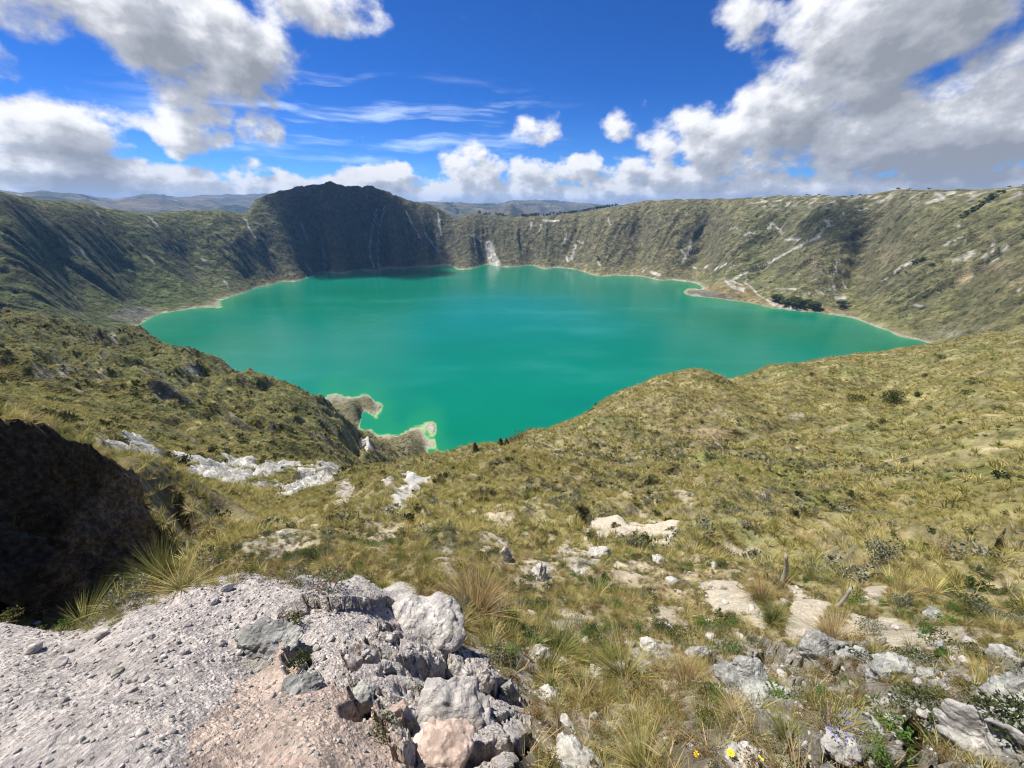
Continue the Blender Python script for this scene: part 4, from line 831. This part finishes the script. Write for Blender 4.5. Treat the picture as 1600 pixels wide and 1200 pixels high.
rock(1562, 1170, 110, 'tall fluted outcrop in the bottom right corner', M_ROCKP, 35, (.8, 1.0, 1.0), .28, 'rock_outcrop', cat='outcrop', sub=5, ribs=.42, rot=.2)
rock(1585, 1095, 110, 'jagged dark topped outcrop above the fluted ribs', M_ROCKG, 36, (1.0, .7, .7), .3, 'rock_outcrop', cat='outcrop', sub=5, cuts=12, ribs=.12)
rock(838, 1030, 46, 'white stone beside the olive tussock', M_ROCKW, 41, (1, .8, .6), .35)
rock(855, 1095, 50, 'white crumbly rock in front of the leaning rocks', M_ROCKW, 42, (1, .8, .6), .35)
rock(1015, 1015, 40, 'white stone behind the sprawling tussock', M_ROCKW, 43, (1, .8, .6), .3)
rock(1042, 985, 26, 'small white stone above the drooping brown tussock', M_ROCKW, 44, (1, .8, .6), .3)
rock(945, 1055, 44, 'white stone left of the sprawling tussock', M_ROCKW, 45, (1, .6, .7), .3)
rock(790, 872, 34, 'pale standing rock on the grassy slope above the brown tussock', M_ROCKW, 46, (.7, .6, 1.1), .3)
rock(842, 905, 40, 'white rock in the grass right of the brown tussock', M_ROCKW, 47, (.8, .7, 1.0), .3)
rock(938, 868, 46, 'dark topped pale rock on the bare patch', M_ROCKW, 48, (1, .8, .5), .3)
rock(1030, 880, 28, 'white pointed stone above the grey shrubs', M_ROCKW, 49, (1, .8, .6), .3)
rock(1462, 965, 44, 'blue grey rock on the path below the green bush', M_ROCKG, 50, (1, .7, .4), .35)
rock(1320, 1165, 60, 'pale boulder in front of the purple flowered bush', M_ROCKP, 51, (1, .8, .5), .4)
rock(900, 1190, 90, 'white rock at the bottom edge below the yellow blades', M_ROCKW, 52, (1, .8, .4), .4)
rock(1165, 1195, 80, 'white rock beneath the yellow flowers', M_ROCKW, 53, (1, .8, .4), .42)
# shaded cliff at the left edge
def cliff():
    pts = [(-420,585,12.0),(-250,605,13.2),(-100,632,14.6),(0,657,15.5),(60,667,16.0),(120,692,16.6),(165,722,17.3),(186,736,18.5),(192,752,20.2),(194,775,22.0)]
    NSs, NF = 190, 74; ss = np.linspace(0, len(pts) - 1, NSs); ar = np.array(pts, float); co = []
    tops = []
    for u in ss:
        i = min(int(u), len(pts) - 2); f = u - i; a, b = ar[i], ar[i+1]; q_ = a + (b - a) * f; x, y, z = pdir(q_[0], q_[1]); k_ = q_[2] / math.hypot(x, y); tops.append(Vector((x * k_, y * k_, z * k_)))
    for i, p in enumerate(tops):
        tg = (tops[min(i+3, NSs-1)] - tops[max(i-3, 0)]); tg.z = 0; tg.normalize(); nrm = Vector((tg.y, -tg.x, 0))
        back = Vector((0, 0, 0)) - nrm * (4.5 - 2.8 * i / NSs); base = -22.0
        col = [Vector((p.x, p.y, base)) + back, p + back * .9 + Vector((0, 0, -.8)), p + back * .45 + Vector((0, 0, -.1))]
        for r_ in range(NF):
            f = r_ / (NF - 1); zz = p.z + (base - p.z) * f
            q_ = Vector((p.x, p.y, zz)) + nrm * (.15 + 1.15 * f ** 1.5)
            w = min(1, f * 9); w2 = min(1, f * 3 + .15)
            d_ = mn.fractal(Vector((q_.x * .55, q_.y * .55, q_.z * .45)), 1.0, 2.1, 6) * .8 + abs(mn.noise(Vector((q_.x * 3.6, q_.y * 3.6, q_.z * 1.2)))) * .45 + mn.fractal(q_ * 2.3, 1.0, 2.1, 5) * .22 + abs(mn.noise(Vector((q_.x * 1.6, q_.y * 1.6, q_.z * .35)))) * .55 - .15
            q_ += nrm * d_ * w2 + Vector((0, 0, mn.fractal(Vector((i * .11, 3.1, 0)), 1.0, 2.0, 5) * .42 * (1 - w))); col.append(q_)
        co.append(col)
    K = len(co[0]); co = np.array([[tuple(v) for v in c_] for c_ in co]); ids = np.arange(NSs * K).reshape(NSs, K)
    fq_ = np.stack([ids[:-1, :-1], ids[1:, :-1], ids[1:, 1:], ids[:-1, 1:]], -1).reshape(-1, 4)
    return mesh_from('cliff', co.reshape(-1, 3), fq_, rock_material('shade_darkened_cliff_tuff', (.055, .046, .036), (.115, .092, .068), (.04, .036, .026), 7, .09, .8, (-6.2, -7.6, (3.0, 2.75, 2.4))))  # shade of the face put into the colour: brown tuff darkened to near black
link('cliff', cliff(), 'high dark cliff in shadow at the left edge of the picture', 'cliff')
STONES = [rock_mesh('stone', M_ROCKC, 60 + k, sub=3, sc=(1, .8, .6), cuts=9, rough=.07) for k in range(4)]
WSTONES = [rock_mesh('stone', M_ROCKW, 70 + k, sub=3, sc=(1, .8, .65), cuts=9, rough=.07) for k in range(3)]
def stones(n_, meshes, spots, label, group, lo, hi):
    k = 0; r_ = random.Random(len(label))
    while k < n_:
        cx, cy, rx, ry = r_.choice(spots); px, py = cx + r_.gauss(0, rx), cy + r_.gauss(0, ry)
        if not (0 < px < 1600 and 860 < py < 1200): continue
        p = pick(px, py); w = scale_at(p, r_.uniform(lo, hi) * (.6 + r_.random() ** 3)); w = max(.012, w)
        o = link('stone', r_.choice(meshes), label, 'stone', group); o.location = p + Vector((0, 0, w * .15)); o.scale = (w / 2,) * 3; o.rotation_euler = (r_.uniform(-.3, .3), r_.uniform(-.3, .3), r_.uniform(0, 6.28)); k += 1
stones(75, STONES, [(200,1080,130,60),(300,1010,90,40),(120,1050,80,50),(520,980,60,40),(600,1010,50,40),(350,960,60,30)], 'loose grey stone lying on the gravel slab', 'loose stones on the gravel slab', 9, 20)
stones(60, WSTONES, [(1085,910,30,14),(1040,1000,70,25),(900,1040,60,40),(980,1090,80,40),(1190,930,40,20),(1130,960,40,20),(880,1150,50,30),(940,960,60,25)], 'white stone half sunk in the dry grass of the near slope', 'white stones in the grass', 9, 18)
stones(60, STONES, [(1240,1060,60,35),(1330,1080,60,40),(1400,1100,60,40),(1500,1030,60,20),(1280,1130,50,40)], 'grey stone among the rubble of the right hand ledge', 'grey stones on the ledge', 9, 18)
xg, yg, zg, rg_, pxg, pyg = candidates(24000, .8, 4.6, 1.45)
okg = RNG.random(len(xg)) < np.clip(grid_at(slab, xg, yg) * 1.0 + grid_at(rockbed, xg, yg) * .7 + .16, 0, 1); n2 = okg.sum()
sg = .0045 + .011 * RNG.random(n2) ** 3
scatter_stuff('gravel', 'loose grey gravel covering the slab', 'gravel', [rock_mesh('pebble', M_ROCKC, 80 + k, sub=2, sc=(1, .8, .6), cuts=8, rough=.05) for k in range(3)] + [rock_mesh('pebble', M_ROCKG, 88, sub=2, cuts=8, rough=.05)],
    np.stack([xg[okg], yg[okg], zg[okg] + sg * .2], -1), np.stack([sg, sg, sg * .8], -1), RNG.integers(0, 4, n2), .5)

# ------------------------------------------------------------------ single plants
def plant(me, name, px, py, wpx, label, cat, group=None, unit=1.3, zs=1.0, sink=.03, rot=None):
    p = pick(px, py); s_ = scale_at(p, wpx) / unit
    o = link(name, me, label, cat, group); o.location = p - Vector((0, 0, sink * s_)); o.scale = (s_, s_, s_ * zs); o.rotation_euler = (0, 0, random.uniform(0, 6.28) if rot is None else rot); return o
T3, TD = P_TUFT, P_TUFTD
BIGT = tuft(420, 6, .0045, .85, .25, rp, .8, .16).mesh('grass_tussock', M_DRYGRASS); BIGO = tuft(420, 6, .0045, .6, .25, rp, .6, .14).mesh('grass_tussock', M_GREENGRASS); BIGS = tuft(380, 6, .0045, .95, .35, rp, .8, .18).mesh('grass_tussock', M_GRASS)
for me_, px, py, w, lb, zs in [
 (BIGT, 742, 955, 130, 'broad brown arching tussock growing behind the big boulder', .75), (BIGO, 872, 1020, 90, 'tall olive tussock with fine upright blades beside a white stone', 1.0),
 (BIGS, 975, 1062, 130, 'wide sprawling tussock with blades combed to the right in the middle of the near slope', .7), (BIGT, 1075, 1070, 80, 'drooping brown tussock left of the angular grey rock', .8),
 (BIGO, 1208, 972, 62, 'upright straw tussock standing between two sandy paths', 1.1), (BIGT, 1190, 935, 66, 'dense brown tussock over green herbs at the head of the sandy path', .9),
 (BIGT, 1305, 998, 84, 'red brown tussock fanning right at the lower edge of the path', .8), (BIGO, 252, 905, 95, 'long bladed dark tussock on the slab edge against the shaded gully', 1.2),
 (BIGS, 135, 975, 110, 'low tussock with loose blades at the left end of the slab edge', .55), (BIGO, 1417, 1092, 36, 'small olive tussock below the lichen crusted rock', 1.0),
 (BIGS, 1545, 1068, 70, 'pale spreading tussock above the jagged outcrop', .8), (BIGS, 1010, 1199, 130, 'yellow bladed tussock at the bottom edge of the picture', .6),
 (BIGT, 1150, 1122, 60, 'small brown tussock in front of the large angular rock', .8), (BIGO, 1270, 905, 66, 'olive tussock right of the wooden post', .9),
 (BIGT, 1355, 905, 60, 'shaggy brown tussock above the leaning post', .9), (BIGO, 1230, 1155, 90, 'grey green tussock at the foot of the gravelly ledge', .7), (BIGS, 1420, 905, 56, 'straw tussock at the foot of the grey blue bush', .8)]:
    plant(me_, 'grass_tussock', px, py, w, lb, 'tussock', zs=zs)
for i_ in range(26):
    r_ = random.Random(i_); u_ = i_ / 25; q0 = np.array([(-60,640,15.6),(0,655,16.0),(60,664,16.5),(120,689,17.2),(165,718,17.6),(184,734,18.8),(192,750,20.2)]); e_ = u_ * 6; a_ = min(int(e_), 5); q1 = q0[a_] + (q0[a_+1] - q0[a_]) * (e_ - a_)
    x, y, z = pdir(q1[0], q1[1] + 4); kk = (q1[2] + r_.uniform(-.1, .5)) / math.hypot(x, y)
    o = link('grass_tussock', r_.choice(T3 + TD), 'shaggy tussock hanging over the top edge of the dark cliff', 'tussock', 'tussocks on top of the dark cliff'); o.location = (x*kk, y*kk, z*kk + .12); s_ = r_.uniform(.5, .9); o.scale = (s_, s_, s_ * .8); o.rotation_euler = (r_.uniform(-.3, .1), r_.uniform(-.2, .3), r_.uniform(0, 6.28))
k = 0; r_ = random.Random(5)
while k < 90:
    px, py = r_.uniform(480, 1590), r_.uniform(835, 1150)
    if float(poly_in := grid_at(VEG, np.array([pick(px, py).x]), np.array([pick(px, py).y]))[0]) < .6: continue
    plant(r_.choice(T3 + TD), 'grass_tussock', px, py, r_.uniform(26, 52), 'medium straw and olive tussock on the near slope', 'tussock', 'tussocks of the near slope'); k += 1
for me_, px, py, w, lb in [
 (P_GREENB[0], 1135, 1018, 62, 'bright green leafy bush beside the angular grey rock'), (P_GREENB[1], 1490, 952, 36, 'small bright green bush at the end of the sandy path'),
 (P_GREENB[0], 1440, 990, 48, 'yellow green low bush on the path verge'), (P_GREENB[1], 940, 930, 60, 'green herb clump on the slope below the bare patch'),
 (P_GREENB[1], 1340, 942, 42, 'green herb beside the leaning post'), (P_GREYB[0], 1392, 872, 80, 'grey blue bush beside the dark cleft'),
 (P_BUSH[0], 1110, 718, 25, 'round dark bush standing alone on the green hollow'), (P_GREYB[1], 330, 893, 95, 'silver cushion plant along the top edge of the slab'),
 (P_GREYB[0], 200, 938, 90, 'pale olive cushion plant on the left edge of the slab'), (P_BUSH[1], 605, 1135, 50, 'dark spiky plant in the hollow of the pink slab'),
 (P_CUSH[0], 604, 945, 24, 'tiny plant near the top of the conglomerate boulder'), (P_CUSH[1], 632, 985, 28, 'tiny plant in the middle of the conglomerate boulder'),
 (P_BUSH[2], 655, 1080, 28, 'tiny dark plant under the conglomerate boulder'), (P_CUSH[1], 560, 1010, 26, 'tiny plant left of the standing stone'), (P_CUSH[0], 720, 1085, 40, 'low green plant between the leaning rocks'),
 (P_BUSH[2], 468, 1045, 58, 'dark bush filling the hollow under the lip of the slab'), (P_BUSH[0], 1180, 1010, 32, 'dark little bush at the top of the angular rock'), (P_GREENB[0], 1210, 965, 40, 'green herb at the foot of the straw tussock'), (P_BUSH[1], 1560, 880, 50, 'dark bush in the cleft at the right edge'),
 (P_BUSH[2], 915, 822, 30, 'dark bush in the cleft above the bare patch'), (P_BUSH[0], 1352, 838, 26, 'dark bush in the cleft above the grey blue bush'), (P_GREYB[1], 720, 960, 40, 'silver tuft plant under the brown tussock'),
 (P_GREENB[1], 865, 1075, 36, 'small green plant among white stones'), (P_CUSH[0], 1000, 1095, 90, 'rusty herb cushion below the sprawling tussock'), (P_CUSH[1], 930, 1110, 80, 'mixed green and rust herb cushion at the lower centre'), (P_GREENB[0], 1375, 1175, 60, 'grey green bush right of the purple flowers')]:
    plant(me_, 'shrub', px, py, w, lb, 'shrub', unit=1.5, sink=.05)
for px, py, w in [(1338,628,34),(1392,630,46),(1520,602,26),(1514,616,22),(1452,640,16),(1330,660,14),(1378,660,16),(1240,690,14),(1268,588,14),(1362,668,18),(1095,662,14),(1075,668,12),(1022,678,18),(1020,692,16),(1300,612,14),(1150,676,14),(1050,660,12),(1415,720,15),(1240,705,16),(1200,722,18),(1360,760,14),(1285,668,14),(1470,560,20),(1560,640,18),(1445,590,16),(1190,700,12),(1090,640,12)]:
    plant(r_.choice(P_BUSH), 'shrub', px, py, w, 'dark round bush dotted on the grassy right hillside', 'shrub', 'dark bushes on the right hillside', unit=1.5)
for k in range(34):
    u_ = k / 33 * 5; e_ = [(70,972),(150,972),(205,946),(300,909),(390,896),(470,902)]; a_ = min(int(u_), 4); f_ = u_ - a_; px = e_[a_][0] + (e_[a_+1][0] - e_[a_][0]) * f_ + r_.gauss(0, 6); py = e_[a_][1] + (e_[a_+1][1] - e_[a_][1]) * f_ + r_.uniform(2, 14)
    plant(r_.choice(P_GREYB + P_CUSH + P_CUSH + T3), 'shrub', px, py, r_.uniform(18, 46), 'low plant in the fringe along the top edge of the gravel slab', 'shrub', 'plants fringing the slab', unit=1.5)
# flowering bush: leaves with blossoms
def blossoms(n_, mat, size, r, h):
    g = Geo()
    for i in range(n_):
        a = random.uniform(0, 6.28); q_ = r * math.sqrt(random.random()); c = Vector((q_ * math.cos(a), q_ * math.sin(a), random.uniform(.5, 1.0) * h))
        for k2 in range(5):
            b_ = k2 * 1.256; u = Vector((math.cos(b_), math.sin(b_), .5)).normalized() * size; v = Vector((-math.sin(b_), math.cos(b_), 0)) * size; g.leaf(c + u * .8, u, v * .6, random.random(), .5)
    return g.mesh('blossom', mat)
for me_, px, py, w, lb, bm_ in [(P_BUSH[1], 452, 985, 62, 'dark little bush with crimson flowers beside the step in the slab', M_PINK), (P_GREYB[0], 520, 925, 90, 'grey twiggy bush with a few crimson flowers at the top of the slab', M_PINK), (P_GREYB[1], 1308, 1160, 84, 'grey green bush with purple flower spikes by the crumbling ledge', M_PURPLE), (P_GREYB[0], 455, 912, 60, 'small twiggy bush with pink flowers at the slab rim', M_PINK)]:
    o = plant(me_, 'flowering_shrub', px, py, w, lb, 'shrub', unit=1.5)
    link('blossom', blossoms(8 if bm_ is M_PINK else 22, bm_, .02, .5, .75), parent=o)
# yellow flowers
def flower(px, py, hpx, label):
    p = pick(px, py); h = scale_at(p, hpx); o = link('flower', None, label, 'flower'); o.location = p; o.scale = (h,) * 3; o.rotation_euler = (random.uniform(-.2, .2), .1, random.uniform(0, 6))
    g = Geo(); g.strip([Vector((0, 0, 0)), Vector((.03, 0, .5)), Vector((.05, .02, 1))], [.025, .02, .02], Vector((0, 1, 0)), .5); link('stem', g.mesh('stem', M_STEM), parent=o)
    g = Geo()
    for k2 in range(11):
        b_ = k2 * 6.283 / 11; u = Vector((math.cos(b_), math.sin(b_), .25)) * .26; v = Vector((-math.sin(b_), math.cos(b_), 0)) * .13; g.leaf(Vector((.05, .02, 1)) + u, u, v, .5, .5)
    link('petals', g.mesh('petals', M_YELLOW), parent=o)
    bm = bmesh.new(); bmesh.ops.create_uvsphere(bm, u_segments=10, v_segments=6, radius=.13); me = bpy.data.meshes.new('centre'); bm.to_mesh(me); bm.free(); me.materials.append(M_ORANGE)
    c = link('flower_centre', me, parent=o); c.location = (.05, .02, 1.02); c.scale = (1, 1, .5)
flower(1084, 1184, 11, 'yellow daisy, leftmost of the three at the bottom edge'); flower(1141, 1186, 13, 'brightest yellow daisy, middle one of the three at the bottom edge'); flower(1186, 1192, 10, 'orange yellow daisy, rightmost of the three at the bottom edge')

# ------------------------------------------------------------------ old fence posts
def post(px, py, lpx, tilt, label, stub):
    p = pick(px, py); L = scale_at(p, lpx); bm = bmesh.new(); rings = 9; seg = 10; rr_ = random.Random(int(px)); vs_ = []
    for i in range(rings):
        f = i / (rings - 1); rad = L * .042 * (1.1 - .25 * f); cx = L * .05 * math.sin(f * 4); ring = []
        for k2 in range(seg):
            a = k2 / seg * 6.283; q_ = rad * (1 + .22 * rr_.uniform(-1, 1) + .15 * math.sin(3 * a)); zt = f * L + (L * .05 * math.sin(2 * a + 1) if i == rings - 1 else 0)
            ring.append(bm.verts.new((cx + q_ * math.cos(a), q_ * math.sin(a), zt)))
        vs_.append(ring)
    for i in range(rings - 1):
        for k2 in range(seg): bm.faces.new((vs_[i][k2], vs_[i][(k2+1) % seg], vs_[i+1][(k2+1) % seg], vs_[i+1][k2]))
    bm.faces.new(vs_[-1])
    if stub:                              # broken twigs at the top
        for a in (.4, 2.6):
            d_ = Vector((math.cos(a) * .5, math.sin(a) * .5, .9)).normalized(); b0 = Vector((0, 0, L * .93)); e = b0 + d_ * L * .28; w = L * .02
            q4 = [bm.verts.new(b0 + Vector((w, 0, 0))), bm.verts.new(b0 + Vector((-w, w, 0))), bm.verts.new(b0 + Vector((-w, -w, 0))), bm.verts.new(e)]
            for x_, y_ in ((0, 1), (1, 2), (2, 0)): bm.faces.new((q4[x_], q4[y_], q4[3]))
    me = bpy.data.meshes.new('wooden_post'); bm.to_mesh(me); bm.free(); me.materials.append(M_WOOD)
    for pp in me.polygons: pp.use_smooth = True
    o = link('wooden_post', me, label, 'post'); o.location = p - Vector((0, 0, L * .06)); o.rotation_euler = (0, tilt, 0)
post(1221, 910, 64, -.12, 'tall weathered grey post standing at the head of the sandy path', False)
post(1304, 950, 50, .22, 'short leaning grey post stump with splintered top by the path', True)

# ------------------------------------------------------------------ trees
def crown_mesh(kind, rnd, n_=520):
    g = Geo()
    if kind == 'cone':
        for i in range(n_):
            f = rnd.random() ** .8; a = rnd.uniform(0, 6.28); q_ = (.30 * (1 - f) + .03) * rnd.uniform(.35, 1.1) * (1 + .35 * math.sin(a * 3 + f * 14)); c = Vector((q_ * math.cos(a), q_ * math.sin(a), .12 + f * .88))
            u = Vector((math.cos(a), math.sin(a), -.35)).normalized() * .055; v = Vector((-math.sin(a), math.cos(a), rnd.uniform(-.5, .5))) * .045; g.leaf(c, u, v, rnd.random(), rnd.random())
    else:
        cl = [(Vector((rnd.gauss(0, .2), rnd.gauss(0, .2), rnd.uniform(.4, .85))), rnd.uniform(.12, .22)) for _ in range(9)]
        for i in range(n_):
            c0, q_ = cl[i % 9]; d = Vector((rnd.gauss(0, 1), rnd.gauss(0, 1), rnd.gauss(0, 1))).normalized(); c = c0 + d * q_ * rnd.uniform(.6, 1.05)
            u = Vector((rnd.gauss(0, 1), rnd.gauss(0, 1), rnd.gauss(0, 1))).normalized(); v = u.cross(d).normalized() if u.cross(d).length > .01 else u; g.leaf(c, u * .05, v * .045, rnd.random(), rnd.random())
    return g.mesh('crown', M_TREE)
def trunk_mesh(rnd, h=.85, r0=.03):
    bm = bmesh.new(); prev = None
    def limb(a, b, ra, rb):
        d = (b - a).normalized(); s = d.cross(Vector((.3, .9, .2))).normalized(); w = d.cross(s)
        A_ = [bm.verts.new(a + (s * math.cos(q_) + w * math.sin(q_)) * ra) for q_ in np.linspace(0, 6.283, 7)[:-1]]; B_ = [bm.verts.new(b + (s * math.cos(q_) + w * math.sin(q_)) * rb) for q_ in np.linspace(0, 6.283, 7)[:-1]]
        for i in range(6): bm.faces.new((A_[i], A_[(i+1) % 6], B_[(i+1) % 6], B_[i]))
    p = Vector((0, 0, -.05))
    for i in range(4):
        n_ = p + Vector((rnd.gauss(0, .015), rnd.gauss(0, .015), h / 4)); limb(p, n_, r0 * (1 - i * .2), r0 * (.8 - i * .2)); p = n_
        if i: limb(p, p + Vector((rnd.gauss(0, .15), rnd.gauss(0, .15), .15)), r0 * .4, r0 * .15)
    me = bpy.data.meshes.new('trunk'); bm.to_mesh(me); bm.free(); me.materials.append(M_BARK); return me
rt = random.Random(21)
CONES = [(crown_mesh('cone', rt), trunk_mesh(rt)) for _ in range(3)]; ROUNDS = [(crown_mesh('round', rt), trunk_mesh(rt)) for _ in range(3)]
def tree(p, h, kinds, name, label, group, wide=1.0):
    c_, t_ = rt.choice(kinds); o = link(name, None, label, 'tree', group); o.location = p; o.scale = (h * wide, h * wide, h); o.rotation_euler = (0, 0, rt.uniform(0, 6.28))
    link('crown', c_, parent=o); link('trunk', t_, parent=o); return o
def tree_px(px, py, hpx, *a, **k):
    p = pick(px, py); return tree(p, scale_at(p, hpx), *a, **k)
tree_px(742, 704, 16, CONES, 'conifer_tree', 'lone narrow dark conifer on the edge of the slope against the water', None, wide=1.2)
tree_px(782, 696, 14, CONES, 'conifer_tree', 'small conifer right of the lone one, taller of a pair at the slope edge', None, wide=1.3)
tree_px(791, 693, 10, CONES, 'conifer_tree', 'smaller conifer of the pair at the slope edge', None, wide=1.4)
for px, py, w, lb in [(812,686,30,'rusty olive bush on the slope edge above the water'),(800,690,20,'low olive bush between the conifers and the rusty bush')]:
    plant(P_CUSH[0], 'shrub', px, py, w, lb, 'shrub', unit=1.5, zs=1.6)
def rim_pt(px):
    a = paz(px, 320)[0]; i = int(round((a + 1.54) / 3.08 * (NA - 1))); j = int(np.argmax(np.where(RR > 1500, T[:, i], -9))); j = min(j + rt.randint(0, 4), NR - 1)
    return Vector((X[j, i], Y[j, i], Z[j, i]))
for k in range(110):
    px = rt.uniform(815, 965) if k < 95 else rt.uniform(748, 790); p = rim_pt(px)
    tree(p, rt.uniform(13, 24), CONES + ROUNDS, 'rim_tree', 'dark tree in the belt along the far rim', 'trees along the far rim', 1.2)
for k in range(16):
    px = rt.choice([rt.uniform(1225, 1330), rt.uniform(1325, 1345), rt.uniform(1385, 1450), rt.uniform(1555, 1600)]); p = rim_pt(px)
    tree(p, rt.uniform(5, 10), ROUNDS, 'rim_tree', 'small tree on the pale right rim', 'trees on the right rim', 1.6)
for px, py in [(1207,470),(1214,472),(1221,473),(1228,474),(1234,476),(1241,475),(1247,477),(1253,478),(1258,476),(1264,480),(1271,481),(1277,484),(1226,478),(1238,480),(1250,481),(1319,478),(1313,480),(1218,468),(1244,471)]:
    tree_px(px, py, rt.uniform(8, 13), ROUNDS, 'shore_tree', 'round dark tree in the grove by the right shore', 'grove by the right shore', wide=1.5)
for px, py, h in [(1427,412,8),(1434,409,8),(1440,407,9),(1456,416,8),(1402,428,6),(1414,427,5),(1470,411,5),(1509,336,9),(1515,333,9),(1522,329,10),(1528,325,10),(1534,320,10),(1540,316,11),(1546,312,11),(1552,308,10),(1563,303,9),(1566,302,8),(899,362,6),(934,404,7),(1503,340,8)]:
    tree_px(px, py, h * .7, ROUNDS, 'slope_tree', 'dark tree on the right crater wall', 'trees on the right crater wall', wide=1.5)

# ------------------------------------------------------------------ clouds overhead that shade the crater
def cloud(target, height, size, label, seed):
    P0 = Vector(target); c = P0 + sdir * (height / sdir.z)
    bm = bmesh.new(); bmesh.ops.create_icosphere(bm, subdivisions=5, radius=1.0); off = Vector((seed, seed * 2, 0))
    for v in bm.verts:
        p = v.co.copy(); k_ = 1 + .35 * mn.noise(p * 1.6 + off) + .18 * mn.fractal(p * 4 + off, 1.0, 2.0, 3); v.co = Vector((p.x * size[0], p.y * size[1], (p.z if p.z > 0 else p.z * .35) * size[2])) * k_
    me = bpy.data.meshes.new('cloud'); bm.to_mesh(me); bm.free()
    m, t, out = material('cloud_vapour_%d' % seed); pv = t.new('ShaderNodeVolumePrincipled', {'Color': (1, 1, 1, 1), 'Density': .012, 'Anisotropy': .3}); t.l.new(pv.outputs[0], out.inputs['Volume']); me.materials.append(m)
    o = link('cloud', me, label, 'cloud'); o.location = c; return o
pk = pick(555, 365); cloud((pk.x + 40, pk.y - 40, pk.z), 2300, (430, 330, 160), 'cloud overhead shading the dark peak', 1)
pk = pick(1290, 345); cloud(tuple(pk), 1900, (150, 100, 70), 'smaller cloud overhead shading a patch of the right rim', 4)

# ------------------------------------------------------------------ air
bm = bmesh.new(); bmesh.ops.create_cube(bm, size=1.0)
zlo, zhi = min(float(Z.min()), float(hz.min())) - 1, max(float(Z.max()), float(hz.max())) + 25
for v in bm.verts: v.co = Vector((v.co.x * 52000, v.co.y * 52000 + 0, zlo if v.co.z < 0 else zhi))
me = bpy.data.meshes.new('haze'); bm.to_mesh(me); bm.free()
m, t, out = material('clear_mountain_air'); pv = t.new('ShaderNodeVolumePrincipled', {'Color': (.30, .55, 1.0, 1), 'Density': 2.8e-5, 'Anisotropy': .2}); t.l.new(pv.outputs[0], out.inputs['Volume']); me.materials.append(m)
haze = link('haze', me, 'thin blue mountain air', 'haze', kind='stuff')

# ------------------------------------------------------------------ render settings
vs = scene.view_settings; scene.display_settings.display_device = 'sRGB'; vs.view_transform = 'Standard'; vs.look = 'None'; vs.exposure = 0.74; vs.gamma = 1.0
scene.cycles.use_denoising = os.environ.get('DN', '1') == '1'; scene.cycles.denoiser = 'OPENIMAGEDENOISE'; scene.cycles.denoising_input_passes = 'RGB_ALBEDO_NORMAL'; scene.cycles.denoising_prefilter = 'ACCURATE'; scene.cycles.pixel_filter_type = 'BLACKMAN_HARRIS'; scene.cycles.filter_width = 1.15; scene.cycles.max_bounces = 6; scene.cycles.diffuse_bounces = 2; scene.cycles.glossy_bounces = 2; scene.cycles.transmission_bounces = 3; scene.cycles.volume_bounces = 1; scene.cycles.transparent_max_bounces = 6
scene.render.use_persistent_data = False
